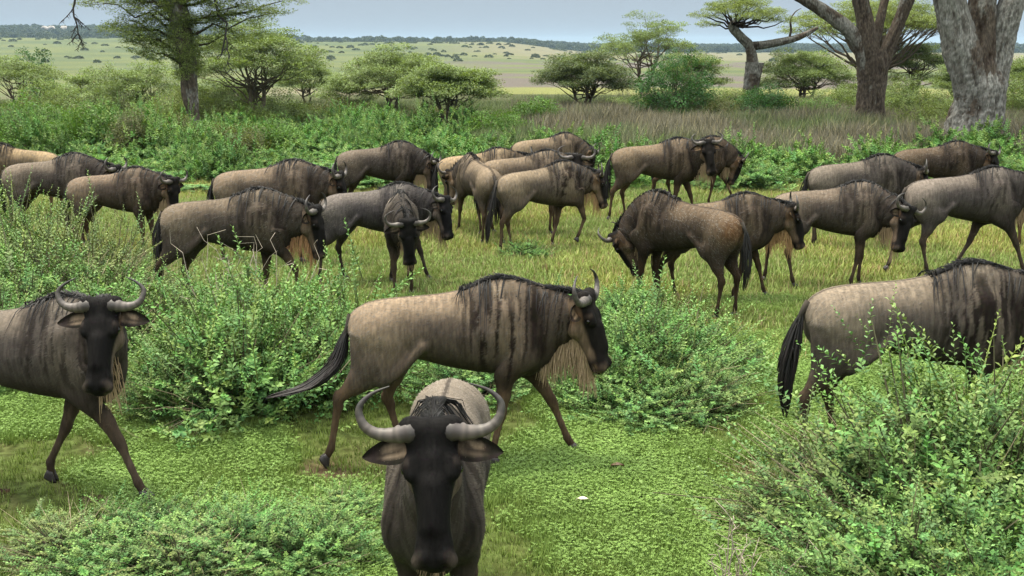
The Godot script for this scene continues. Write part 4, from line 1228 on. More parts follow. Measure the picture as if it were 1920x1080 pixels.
func capsule(c: Array, p: Vector3) -> float:
	var s: float = c[4]
	var a: Vector3 = c[0]
	var b: Vector3 = c[1]
	var ab := Vector3(b.x - a.x, b.y - a.y, (b.z - a.z) * s)
	var ap := Vector3(p.x - a.x, p.y - a.y, (p.z - a.z) * s)
	var h := clampf(ap.dot(ab) / ab.dot(ab), 0.0, 1.0)
	return (ap - ab * h).length() - lerpf(c[2], c[3], h)

func body_ridge(x: float) -> float:
	return lerpf(0.12, 0.5, smoothstep(-0.1, 0.3, x))

func field(which: int, p: Vector3, use: Array) -> float:
	if which == 0:
		var d := 9.0
		for k in use:
			if k < 0:
				d = sweep(torso_table, -0.835, 0.01, p.x, p.y, p.z, body_ridge(p.x), 2.0)
			else:
				var e := capsule(FLESH[k], p)
				var b: float = FLESH[k][5]
				var h := maxf(b - absf(d - e), 0.0) / b
				d = minf(d, e) - h * h * b * 0.25
		return d
	# head: p is (along the face, out of the face, across)
	var d := sweep(skull_table, -0.055, 0.005, p.x, p.y, p.z, -0.10, 2.7)
	for k in use:
		if k < 0:
			continue
		var s: Array = SKULL_BUMPS[k]
		var c: Vector3 = s[0]
		var e: float
		if s.size() == 5:
			var ab: Vector3 = s[4] - c
			var h := clampf((p - c).dot(ab) / ab.dot(ab), 0.0, 1.0)
			e = (p - c - ab * h).length() - s[1]
		else:
			e = p.distance_to(c) - s[1]
		var b: float = s[2]
		if s[3] > 0.0:
			var h := maxf(b - absf(d - e), 0.0) / b
			d = minf(d, e) - h * h * b * 0.25
		else:
			var h := maxf(b - absf(d + e), 0.0) / b
			d = maxf(d, -e) + h * h * b * 0.25
	return d

# centre, radius, blend, +1 add / -1 carve, (far end)
const SKULL_BUMPS := [
	[Vector3(0.165, 0.012, 0.091), 0.034, 0.03, 1.0], [Vector3(0.13, 0.03, 0.085), 0.026, 0.03, 1.0, Vector3(0.19, 0.035, 0.085)], [Vector3(0.01, 0.02, 0.03), 0.055, 0.04, 1.0, Vector3(0.0, 0.015, 0.085)],
	[Vector3(0.175, 0.008, 0.125), 0.011, 0.018, -1.0], [Vector3(0.566, 0.030, 0.046), 0.018, 0.012, -1.0, Vector3(0.535, 0.050, 0.066)], [Vector3(0.597, -0.03, 0.0), 0.007, 0.012, -1.0, Vector3(0.575, -0.035, 0.055)],
	[Vector3(0.575, -0.035, 0.055), 0.007, 0.012, -1.0, Vector3(0.50, -0.05, 0.088)], [Vector3(0.545, 0.01, 0.07), 0.024, 0.03, 1.0, Vector3(0.53, 0.035, 0.05)], [Vector3(0.22, -0.12, 0.06), 0.055, 0.05, 1.0], [Vector3(0.24, 0.05, 0.0), 0.03, 0.05, 1.0, Vector3(0.40, 0.045, 0.0)]]

# surface nets over the right half, mirrored; gives [points, triangles]
func nets(which: int, lo: Vector3, hi: Vector3, cell: float, squash: float) -> Array:
	var nx := int(ceil((hi.x - lo.x) / cell / 4.0)) * 4
	var ny := int(ceil((hi.y - lo.y) / cell / 4.0)) * 4
	var nz := int(ceil(hi.z / cell / 4.0)) * 4
	var sx := 1
	var sy := nx + 1
	var sz := (nx + 1) * (ny + 1)
	var grid := PackedFloat32Array()
	grid.resize(sz * (nz + 1))
	grid.fill(1.0)
	var half := cell * 2.0
	var reach := half * 1.75 * squash + 0.02
	var count: int = FLESH.size() if which == 0 else SKULL_BUMPS.size()
	var blocks := []
	for bz in nz / 4:
		for by in ny / 4:
			for bx in nx / 4:
				var c := lo + Vector3(bx * 4 + 2, by * 4 + 2, 0) * cell
				c.z = (bz * 4 + 2) * cell
				var use := []
				var least := 9.0
				var ds := []
				if which == 0:
					var d := sweep(torso_table, -0.835, 0.01, c.x, c.y, c.z, body_ridge(c.x), 2.0)
					ds.append(d)
					least = d
					for k in count:
						var e := capsule(FLESH[k], c)
						ds.append(e)
						least = minf(least, e)
				else:
					ds.append(sweep(skull_table, -0.055, 0.005, c.x, c.y, c.z, -0.10, 2.7))
					least = ds[0]
					for k in count:
						var s: Array = SKULL_BUMPS[k]
						var e: float = c.distance_to(s[0]) - s[1] if s.size() == 4 else minf(c.distance_to(s[0]), c.distance_to(s[4])) - s[1] - 0.03
						ds.append(e)
						if s[3] > 0.0:
							least = minf(least, e)
				if least > reach + 0.03 or least < -reach - 0.10:
					if least < 0.0:
						for k in 5:
							for j in 5:
								for i in 5:
									grid[(bx * 4 + i) + (by * 4 + j) * sy + (bz * 4 + k) * sz] = -1.0
					continue
				for k in ds.size():
					if ds[k] < reach + 0.08 + maxf(least, 0.0):
						use.append(k - 1)
				if use.is_empty():
					continue
				blocks.append([bx, by, bz, use])
	for b in blocks:
		var use: Array = b[3]
		for k in 5:
			for j in 5:
				for i in 5:
					var at: int = (b[0] * 4 + i) + (b[1] * 4 + j) * sy + (b[2] * 4 + k) * sz
					grid[at] = field(which, Vector3(lo.x + (b[0] * 4 + i) * cell, lo.y + (b[1] * 4 + j) * cell, (b[2] * 4 + k) * cell), use)
	var pts := PackedVector3Array()
	var ids := {}
	var tris := PackedInt32Array()
	var corner := [0, sx, sy, sx + sy, sz, sx + sz, sy + sz, sx + sy + sz]
	var edges := [[0, 1], [2, 3], [4, 5], [6, 7], [0, 2], [1, 3], [4, 6], [5, 7], [0, 4], [1, 5], [2, 6], [3, 7]]
	var offs := [Vector3(0, 0, 0), Vector3(1, 0, 0), Vector3(0, 1, 0), Vector3(1, 1, 0), Vector3(0, 0, 1), Vector3(1, 0, 1), Vector3(0, 1, 1), Vector3(1, 1, 1)]
	for b in blocks:
		for k in 4:
			for j in 4:
				for i in 4:
					var cx: int = b[0] * 4 + i
					var cy: int = b[1] * 4 + j
					var cz: int = b[2] * 4 + k
					var at := cx + cy * sy + cz * sz
					var v := [grid[at], grid[at + sx], grid[at + sy], grid[at + sx + sy], grid[at + sz], grid[at + sx + sz], grid[at + sy + sz], grid[at + sx + sy + sz]]
					var neg := 0
					for q in v:
						if q < 0.0:
							neg += 1
					if neg == 0 or neg == 8:
						continue
					var sum := Vector3()
					var n := 0
					for e in edges:
						var a: float = v[e[0]]
						var c: float = v[e[1]]
						if (a < 0.0) != (c < 0.0):
							sum += offs[e[0]].lerp(offs[e[1]], a / (a - c))
							n += 1
					var p := sum / n
					ids[at] = pts.size()
					pts.append(Vector3(lo.x + (cx + p.x) * cell, lo.y + (cy + p.y) * cell, (cz + p.z) * cell))
	# quads; cells with cz = -1 are the mirror images of cz = 0
	var right := pts.size()
	for p in range(right):
		var q := pts[p]
		pts.append(Vector3(q.x, q.y, -q.z))
	for at in ids:
		var z: int = at / sz
		var y: int = (at - z * sz) / sy
		var x: int = at - z * sz - y * sy
		var here := grid[at]
		var me: int = ids[at]
		for axis in 3:
			var to := grid[at + [sx, sy, sz][axis]]
			if (here < 0.0) == (to < 0.0):
				continue
			var q := [0, 0, 0, 0]
			var ok := true
			var step1: int = [sy, sz, sx][axis]
			var step2: int = [sz, sx, sy][axis]
			var need := [at, at - step1, at - step1 - step2, at - step2]
			var usesz: bool = axis != 2
			for n in 4:
				var w: int = need[n]
				if usesz and z == 0:
					# a neighbour across the middle
					var across: bool = (axis == 0 and n >= 2) or (axis == 1 and (n == 1 or n == 2))
					if across:
						w += sz
						if not ids.has(w):
							ok = false
							break
						q[n] = ids[w] + right
						continue
				if not ids.has(w):
					ok = false
					break
				q[n] = ids[w]
			if not ok:
				continue
			var flip: bool = here < 0.0
			var order := [0, 1, 2, 0, 2, 3] if not flip else [0, 2, 1, 0, 3, 2]
			for n in order:
				tris.append(q[n])
			if not (usesz and z == 0):
				order = [0, 2, 1, 0, 3, 2] if not flip else [0, 1, 2, 0, 2, 3]
				for n in order:
					tris.append(q[n] + right if q[n] < right else q[n] - right)
	return [pts, tris]

func leg_weights(p: Vector3, kind: int) -> Array:
	var y := p.y
	if kind == 0:
		return [smoothstep(1.08, 0.84, y), smoothstep(0.78, 0.66, y), smoothstep(0.43, 0.36, y), smoothstep(0.14, 0.10, y)]
	return [smoothstep(1.10, 0.80, y), smoothstep(0.80 + 0.25 * (p.x + 0.6), 0.64 + 0.25 * (p.x + 0.6), y), smoothstep(0.475, 0.405, y), smoothstep(0.14, 0.10, y)]

func neck_weights(p: Vector3) -> Vector3:
	var w1 := smoothstep(0.36, 0.74, p.x + 0.28 * (p.y - 1.1))
	var w2 := smoothstep(0.62, 0.84, p.x + 0.20 * (p.y - 1.15))
	var w3 := smoothstep(0.82, 0.95, p.x + 0.10 * (p.y - 1.2))
	return Vector3(w1, w2, w3)

func head_at(local: Vector3) -> Vector3:
	return POLL + FACE * local.x + BROW * local.y + Vector3(0, 0, local.z)

# a detail level: points in the standing pose, weights, colours
func make_beast_base(cell: float, head_cell: float) -> Dictionary:
	if torso_table.is_empty():
		torso_table = table(TORSO, 0.01)
		skull_table = table(SKULL, 0.005)
	var b := nets(0, Vector3(-0.92, 0.0, 0), Vector3(1.12, 1.46, 0.40), cell, 1.5)
	var h := nets(1, Vector3(-0.10, -0.26, 0), Vector3(0.66, 0.14, 0.18), head_cell, 1.3)
	var pts: PackedVector3Array = b[0]
	var tris: PackedInt32Array = b[1]
	var body_n := pts.size()
	var heads: PackedVector3Array = h[0]
	for p in heads:
		pts.append(head_at(p))
	for t in h[1]:
		tris.append(t + body_n)
	# ears: two leaves with thickness, cupped
	var locals := heads.duplicate()
	for side in [1.0, -1.0]:
		var ear := ear_shape(side)
		var from := pts.size()
		for p in ear[0]:
			locals.append(p)
			pts.append(head_at(p))
		for t in ear[1]:
			tris.append(t + from)
	var neck := PackedVector3Array()
	var legs := []
	var cols := PackedColorArray()
	var ear_from := body_n + heads.size()
	for i in pts.size():
		var p := pts[i]
		if i >= body_n:
			neck.append(Vector3(1, 1, 1))
			legs.append(null)
			continue
		neck.append(neck_weights(p))
		var found = null
		if p.y < 1.12:
			var q := Vector3(p.x, p.y, absf(p.z))
			var kind := 0 if p.x > -0.1 else 1
			if q.y < 0.52:
				found = [kind, p.z < 0.0] + leg_weights(p, kind)
			else:
				var dl := 9.0
				var from := FORE_FROM if kind == 0 else HIND_FROM
				for k in range(from, from + 4):
					dl = minf(dl, capsule(FLESH[k], q))
				var dt := sweep(torso_table, -0.835, 0.01, q.x, q.y, q.z, body_ridge(q.x), 2.0)
				var m := smoothstep(-0.03, 0.05, dt - dl)
				if m > 0.0:
					var w := leg_weights(p, kind)
					w[0] *= m
					if w[0] > 0.001:
						found = [kind, p.z < 0.0] + w
		legs.append(found)
	return {"points": pts, "tris": tris, "neck": neck, "legs": legs, "locals": locals, "body_n": body_n, "ear_from": ear_from}

func ear_shape(side: float) -> Array:
	var pts := PackedVector3Array()
	var tris := PackedInt32Array()
	# axis runs out, a little back and down the face
	var root := Vector3(0.075, -0.035, 0.088 * side)
	var out := Vector3(0.16, -0.10, 0.98 * side).normalized()
	var wide := Vector3(0.93, 0.15, -0.16 * side).normalized()
	var open := Vector3(0.10, 0.98, 0.10 * side).normalized()
	var nu := 9
	var nv := 7
	for face in 2:
		for i in nu + 1:
			var u := float(i) / nu
			var w := 0.056 * pow(sin(PI * pow(u * 0.93 + 0.07, 0.75)), 0.75) + 0.004
			for j in nv + 1:
				var v := float(j) / nv * 2.0 - 1.0
				var cup := -0.03 * (1.0 - v * v) * (1.0 - u * 0.8) + 0.012 * u
				var p := root + out * (0.225 * u - 0.01) + wide * (v * w) + open * (cup + (0.0 if face == 0 else -0.007 * (1.0 - absf(v))))
				pts.append(p)
	for face in 2:
		var o := face * (nu + 1) * (nv + 1)
		for i in nu:
			for j in nv:
				var a := o + i * (nv + 1) + j
				var quad := [a, a + 1, a + nv + 2, a, a + nv + 2, a + nv + 1]
				if (face == 0) == (side > 0.0):
					quad = [a, a + nv + 2, a + 1, a, a + nv + 1, a + nv + 2]
				for q in quad:
					tris.append(q)
	return [pts, tris]

var fur_noise := FastNoiseLite.new()

func mixc(a: Color, b: Color, t: float) -> Color:
	return a.lerp(b, clampf(t, 0.0, 1.0))

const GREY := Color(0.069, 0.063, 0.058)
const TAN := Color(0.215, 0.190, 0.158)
const DARK := Color(0.015, 0.0125, 0.011)
const RUST := Color(0.082, 0.062, 0.045)

var coat_shift := 0.0
var coat_rust := 0.0
var coat_stripe := 0.5
func coat_colour(p: Vector3) -> Color:
	var side := (7.3 if p.z > 0.0 else -4.1) + coat_shift
	var broad := fur_noise.get_noise_3d(p.x * 14.0, p.y * 9.0, side * 9.0 + p.z * 6.0)
	var fine := fur_noise.get_noise_3d(p.x * 260.0, p.y * 60.0, p.z * 260.0)
	var c := GREY
	# pale rump, pale scapula
	var rump := smoothstep(-0.22, -0.62, p.x + broad * 0.18) * smoothstep(0.74, 1.06, p.y)
	c = mixc(c, TAN, rump * 0.85)
	if coat_rust > 0.0:
		c = mixc(c, Color(0.165, 0.112, 0.068), coat_rust * smoothstep(-0.50, -0.72, p.x + broad * 0.15) * smoothstep(0.82, 1.02, p.y))
	c = mixc(c, Color(0.205, 0.180, 0.148), smoothstep(1.08, 1.23, p.y + broad * 0.06) * (1.0 - smoothstep(0.0, 0.15, p.x)) * 0.75)  # back and loins lightened along the top, overhead light painted in
	var pale := exp(-pow((p.x - 0.40) / 0.15, 2.0) - pow((p.y - 1.04) / 0.26, 2.0))
	c = mixc(c, Color(0.155, 0.136, 0.112), pale * 0.6)
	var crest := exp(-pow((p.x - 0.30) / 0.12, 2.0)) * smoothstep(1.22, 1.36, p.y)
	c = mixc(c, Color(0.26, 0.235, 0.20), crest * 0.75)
	# chest and belly darkened: shade under the barrel painted into the coat
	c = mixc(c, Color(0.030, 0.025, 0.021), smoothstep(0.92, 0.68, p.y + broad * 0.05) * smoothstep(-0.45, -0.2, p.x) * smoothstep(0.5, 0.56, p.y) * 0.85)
	# brindle: dark hanging streaks on neck, shoulder and fore ribs
	var wob := fur_noise.get_noise_2d(p.y * 55.0, side * 11.0) * 0.012 + fur_noise.get_noise_2d(p.y * 16.0 + 90.0, side * 3.0 + p.x * 12.0) * 0.022
	var s := fur_noise.get_noise_2d((p.x + wob) * 240.0, p.y * 15.0 + side * 40.0)
	var reach := fur_noise.get_noise_2d((p.x + wob) * 60.0, side * 70.0) * 0.28
	var where := smoothstep(-0.10, 0.16, p.x) * smoothstep(0.70, 0.92, p.y + reach) * (1.0 - smoothstep(1.22, 1.42, p.y + reach * 0.5) * 0.6)
	var streak := smoothstep(0.03, 0.15, s) * where
	c = mixc(c, DARK, streak * coat_stripe)
	var patch := exp(-pow((p.x - 0.585 - wob * 0.8 - (1.1 - p.y) * 0.12) / 0.075, 2.0)) * smoothstep(0.72, 0.95, p.y + reach * 0.4) * (1.0 - smoothstep(1.14, 1.28, p.y))
	c = mixc(c, DARK, patch * minf(coat_stripe * 1.2, 0.9))
	# throat and lower neck darker
	c = mixc(c, Color(0.036, 0.030, 0.025), smoothstep(0.62, 0.80, p.x) * smoothstep(1.10, 0.95, p.y) * 0.8)
	# legs: brown, darker knees and fetlocks
	var low := smoothstep(0.66, 0.50, p.y)
	c = mixc(c, RUST, low * 0.8)
	c = mixc(c, Color(0.030, 0.023, 0.018), low * (exp(-pow((p.y - 0.40) / 0.06, 2.0)) * 0.5 + smoothstep(0.18, 0.10, p.y) * 0.7))
	# dark line along the back
	if p.y > 1.1 and absf(p.z) < 0.014 and p.x < 0.2:
		c = mixc(c, DARK, 0.7)
	return c * (1.0 + broad * 0.22 + fine * 0.30)

func head_colour(l: Vector3, ear: bool, p: Vector3) -> Color:
	var fine := fur_noise.get_noise_3d(p.x * 260.0, p.y * 70.0, p.z * 260.0)
	var broad := fur_noise.get_noise_3d(l.x * 40.0, l.y * 40.0, l.z * 40.0 + 50.0)
	if ear:
		var root := Vector3(0.075, -0.035, 0.0)
		var u := (absf(l.z) - 0.088) / 0.20
		var v := (l.x - root.x - u * 0.03) / 0.05
		var e := mixc(Color(0.20, 0.165, 0.125), DARK, smoothstep(0.48, 0.74, maxf(absf(v) / maxf(0.3, sin(PI * pow(clampf(u, 0, 1) * 0.93 + 0.07, 0.75))), u)))
		e = mixc(e, DARK, exp(-pow((v - 0.15) / 0.16, 2.0)) * smoothstep(0.10, 0.35, u) * 0.8)
		e = mixc(e, DARK, smoothstep(0.0, 0.3, broad + 0.35 * (0.5 - absf(v))) * 0.75 * smoothstep(0.05, 0.3, u))
		return mixc(e, Color(0.12, 0.08, 0.05), smoothstep(0.12, 0.0, u)) * (1.0 + fine * 0.25)
	var c := Color(0.115, 0.095, 0.076)          # cheeks
	var front := smoothstep(-0.03, 0.015, l.y + broad * 0.02)
	var wide := absf(l.z)
	var mask := smoothstep(-0.045, -0.005, l.y + broad * 0.03 - 0.35 * maxf(0.0, wide - 0.09)) * smoothstep(-0.06, -0.03, l.x)
	mask = maxf(mask, smoothstep(0.02, -0.02, l.x) * smoothstep(-0.12, -0.08, l.y))
	# the black blaze narrows over the nose
	c = mixc(c, Color(0.13, 0.085, 0.05), (1.0 - smoothstep(0.02, 0.07, absf(l.x - 0.12))) * smoothstep(0.09, 0.115, wide) * 0.7)
	c = mixc(c, Color(0.0075, 0.0074, 0.0080), mask * 0.985)
	c = mixc(c, Color(0.010, 0.0092, 0.009), smoothstep(0.42, 0.50, l.x))
	# pale rims of nostrils and lips
	var lip := exp(-pow((l.x - 0.575) / 0.018, 2.0)) * smoothstep(0.02, -0.02, l.y) * smoothstep(0.02, 0.05, wide)
	c = mixc(c, Color(0.14, 0.12, 0.10), lip * 0.9)
	var corner := exp(-pow((l.x - 0.53) / 0.028, 2.0) - pow((l.y + 0.035) / 0.022, 2.0)) * smoothstep(0.05, 0.07, wide)
	c = mixc(c, Color(0.13, 0.10, 0.075), corner * 0.85)
	var nostril := exp(-pow((l.x - 0.545) / 0.03, 2.0) - pow((wide - 0.078) / 0.02, 2.0)) * smoothstep(-0.02, 0.02, l.y)
	c = mixc(c, Color(0.10, 0.085, 0.07), nostril * 0.7)
	c = mixc(c, Color(0.05, 0.043, 0.038), exp(-pow((l.x - 0.135) / 0.018, 2.0)) * smoothstep(0.085, 0.10, wide) * smoothstep(-0.02, 0.01, l.y) * 0.7)
	c = mixc(c, Color(0.030, 0.029, 0.030), exp(-pow((l.x - 0.07) / 0.05, 2.0) - pow(wide / 0.05, 2.0)) * front * 0.6)
	c = mixc(c, DARK, exp(-pow((l.x - 0.17) / 0.035, 2.0) - pow((l.y - 0.01) / 0.03, 2.0)) * 0.8 * front)
	# dark throat
	c = mixc(c, Color(0.05, 0.04, 0.03), smoothstep(-0.13, -0.17, l.y) * 0.6)
	return c * (1.0 + fine * 0.25 + broad * 0.15)

# ---- posing
func turned(pivot: Vector3, b: Basis) -> Transform3D:
	return Transform3D(b, pivot - b * pivot)

func pose_bones(pose: Dictionary) -> Dictionary:
	var neck: Array = pose.get("neck", [0, 0, 0, 0, 0, 0])       # pitch and yaw of lower neck, upper neck, head, in degrees; yaw to its right is positive
	var bones := []
	var t := Transform3D()
	for k in 3:
		var b := Basis(Vector3(0, 1, 0), -deg_to_rad(neck[k * 2 + 1])) * Basis(Vector3(0, 0, 1), deg_to_rad(neck[k * 2]))
		if k == 2 and neck.size() > 6:
			b = b * Basis(Vector3(1, 0, 0), deg_to_rad(neck[6]))
		t = t * turned(NECK_PIVOTS[k], b)
		bones.append(t)
	var legs := {}
	for key in ["fr", "fl", "hr", "hl"]:
		var a: Array = pose.get(key, [0, 0, 0, 0])
		var kind := 0 if key[0] == "f" else 1
		var chain := []
		var u := Transform3D()
		for k in 4:
			var pv: Vector3 = LEG_PIVOTS[kind][k]
			if key[1] == "l":
				pv.z = -pv.z
			u = u * turned(pv, Basis(Vector3(0, 0, 1), deg_to_rad(a[k])))
			chain.append(u)
		legs[key] = chain
	# lengthen each standing leg to the ground
	var low := 9.0
	var at := {}
	for key in legs:
		var x := 0.462 if key[0] == "f" else -0.622
		at[key] = minf((legs[key][3] * Vector3(x - 0.03, 0, 0.12)).y, (legs[key][3] * Vector3(x + 0.055, 0, 0.12)).y)
		low = minf(low, at[key])
	for key in legs:
		if key in pose.get("up", []):
			continue
		var top: float = LEG_PIVOTS[0 if key[0] == "f" else 1][0].y - 0.1
		var s := clampf((top - low + 0.05) / (top - at[key]), 1.0, 1.25)
		var st := Transform3D(Basis(Vector3(1, 0, 0), Vector3(0, s, 0), Vector3(0, 0, 1)), Vector3(0, top - top * s, 0))
		for k in 4:
			legs[key][k] = st * legs[key][k]
	return {"neck": bones, "legs": legs}

func posed(v: Vector3, w: Vector3, leg, bones: Dictionary) -> Vector3:
	var p := v
	if w.x > 0.0:
		var n: Array = bones.neck
		p = n[0] * v
		if w.y > 0.0:
			var q: Vector3 = n[1] * v
			if w.z > 0.0:
				q = q.lerp(n[2] * v, w.z)
			p = p.lerp(q, w.y)
		p = v.lerp(p, w.x)
	if leg != null:
		var chain: Array = bones.legs[("f" if leg[0] == 0 else "h") + ("l" if leg[1] else "r")]
		var q: Vector3 = chain[0] * v
		if leg[3] > 0.0:
			var r: Vector3 = chain[1] * v
			if leg[4] > 0.0:
				var s: Vector3 = chain[2] * v
				if leg[5] > 0.0:
					s = s.lerp(chain[3] * v, leg[5])
				r = r.lerp(s, leg[4])
			q = q.lerp(r, leg[3])
		p = p.lerp(q, leg[2])
	return p

func smooth_mesh(pts: PackedVector3Array, tris: PackedInt32Array, cols) -> ArrayMesh:
	var nor := PackedVector3Array()
	nor.resize(pts.size())
	for i in range(0, tris.size(), 3):
		var a := tris[i]
		var b := tris[i + 1]
		var c := tris[i + 2]
		var n := (pts[c] - pts[a]).cross(pts[b] - pts[a])
		nor[a] += n
		nor[b] += n
		nor[c] += n
	for i in nor.size():
		nor[i] = nor[i].normalized()
	var arr := []
	arr.resize(Mesh.ARRAY_MAX)
	arr[Mesh.ARRAY_VERTEX] = pts
	arr[Mesh.ARRAY_NORMAL] = nor
	if cols != null:
		arr[Mesh.ARRAY_COLOR] = cols
	arr[Mesh.ARRAY_INDEX] = tris
	var m := ArrayMesh.new()
	m.add_surface_from_arrays(Mesh.PRIMITIVE_TRIANGLES, arr)
	return m

# ---- hair: thin tapered locks with three sides
class Locks:
	var pts := PackedVector3Array()
	var cols := PackedColorArray()
	var tris := PackedInt32Array()
	func lock(path: Array, width: float, tip: float, colour: Color, tip_colour: Color) -> void:
		var n := path.size()
		var from := pts.size()
		for i in n:
			var d: Vector3 = (path[mini(i + 1, n - 1)] - path[maxi(i - 1, 0)]).normalized()
			var s := d.cross(Vector3(0.3, 0.2, 0.93)).normalized()
			var r := d.cross(s)
			var t := float(i) / (n - 1)
			var w := width * lerpf(1.0, tip, t * t)
			for k in 3:
				var a := TAU * k / 3.0
				pts.append(path[i] + (s * cos(a) + r * sin(a) * 0.6) * w)
				cols.append(colour.lerp(tip_colour, t))
		for i in n - 1:
			for k in 3:
				var a := from + i * 3 + k
				var b := from + i * 3 + (k + 1) % 3
				for q in [a, b, b + 3, a, b + 3, a + 3]:
					tris.append(q)

func tube(st: Locks, path: Array, radii: Array, sides: int, cols: Array) -> void:
	var n := path.size()
	var from := st.pts.size()
	var s := Vector3()
	for i in n:
		var d: Vector3 = (path[mini(i + 1, n - 1)] - path[maxi(i - 1, 0)]).normalized()
		if i == 0:
			s = d.cross(Vector3(0.31, 0.23, 0.92)).normalized()
		s = (s - d * s.dot(d)).normalized()
		var r := d.cross(s)
		for k in sides:
			var a := TAU * k / sides
			st.pts.append(path[i] + (s * cos(a) + r * sin(a)) * radii[i])
			st.cols.append(cols[i])
	for i in n - 1:
		for k in sides:
			var a := from + i * sides + k
			var b := from + i * sides + (k + 1) % sides
			for q in [a, b, b + sides, a, b + sides, a + sides]:
				st.tris.append(q)

func curve_points(ctrl: Array, n: int) -> Array:
	var out := []
	var m := ctrl.size() - 1
	for i in n + 1:
		var f := float(i) / n * m
		var k := mini(int(f), m - 1)
		var t := f - k
		var a = ctrl[maxi(k - 1, 0)]
		var d = ctrl[mini(k + 2, m)]
		if ctrl[0] is Vector3:
			out.append(ctrl[k].cubic_interpolate(ctrl[k + 1], a, d, t))
		else:
			out.append(cubic_interpolate(ctrl[k], ctrl[k + 1], a, d, t))
	return out

const HORN := [Vector3(-0.004, -0.014, 0.014), Vector3(0.018, 0.006, 0.085), Vector3(0.018, -0.004, 0.16), Vector3(0.012, 0.006, 0.235), Vector3(0.0, 0.045, 0.285), Vector3(-0.02, 0.108, 0.298), Vector3(-0.035, 0.160, 0.248), Vector3(-0.045, 0.190, 0.168)]   # forward, up, across
const HORN_R := [0.056, 0.047, 0.033, 0.025, 0.020, 0.0145, 0.0085, 0.003]

func horn_mesh(side: float, bones: Dictionary, size: float, rings: int, seed_at: int) -> ArrayMesh:
	var st := Locks.new()
	var ctrl := []
	var rad := []
	for i in HORN.size():
		var h: Vector3 = HORN[i]
		var k := lerpf(1.0, size, clampf((h.z - 0.05) / 0.2, 0, 1))
		ctrl.append(head_at(Vector3(0.012, 0.012, 0)) + Vector3(h.x, h.y * k, h.z * k * side))
		rad.append(HORN_R[i])
	var path := curve_points(ctrl, rings)
	var rr := curve_points(rad, rings)
	var cols := []
	for i in path.size():
		path[i] = posed(path[i], Vector3(1, 1, 1), null, bones)
		var t := float(i) / rings
		var groove := 1.0 + 0.085 * sin(i * 2.4 + seed_at) * smoothstep(0.55, 0.1, t)
		rr[i] = maxf(rr[i] * groove, 0.002)
		var c := Color(0.022, 0.019, 0.017).lerp(Color(0.085, 0.074, 0.063), smoothstep(0.10, 0.27, t)).lerp(Color(0.024, 0.021, 0.019), smoothstep(0.35, 0.9, t)) * (1.0 + 0.30 * sin(i * 2.4 + seed_at + 0.7))
		cols.append(c)
	tube(st, path, rr, 12 if rings > 20 else 8, cols)
	# closed inner end
	var mid := st.pts.size()
	st.pts.append(path[0])
	st.cols.append(cols[0])
	var sides := 12 if rings > 20 else 8
	for k in sides:
		for q in [mid, (k + 1) % sides, k]:
			st.tris.append(q)
	return smooth_mesh(st.pts, st.tris, st.cols)

func torso_side(x: float, y: float) -> float:
	var f := clampf((x + 0.835) / 0.01, 0, torso_table.size() - 1.001)
	var i := int(f)
	var v: Vector3 = torso_table[i].lerp(torso_table[i + 1], f - i)
	var dy := clampf((y - v.x) / v.y, -1.0, 1.0)
	var w := v.z * (1.0 - body_ridge(x) * maxf(dy, 0.0))
	var z := w * sqrt(maxf(0.0, 1.0 - dy * dy))
	# the neck is thinner than the chest but goes on to the poll
	for k in 2:
		var c: Array = FLESH[k]
		var a: Vector3 = c[0]
		var b: Vector3 = c[1]
		var h := clampf((x - a.x) / (b.x - a.x), 0.0, 1.0)
		var r := lerpf(c[2], c[3], h)
		var q := y - lerpf(a.y, b.y, h)
		if absf(q) < r:
			z = maxf(z, sqrt(r * r - q * q) / c[4])
	return z

func ridge_at(x: float) -> float:
	if x < 0.66:
		var f := clampf((x + 0.835) / 0.01, 0, torso_table.size() - 1.001)
		var i := int(f)
		var v: Vector3 = torso_table[i].lerp(torso_table[i + 1], f - i)
		return v.x + v.y
	return lerpf(1.342, 1.36, clampf((x - 0.66) / 0.25, 0, 1))

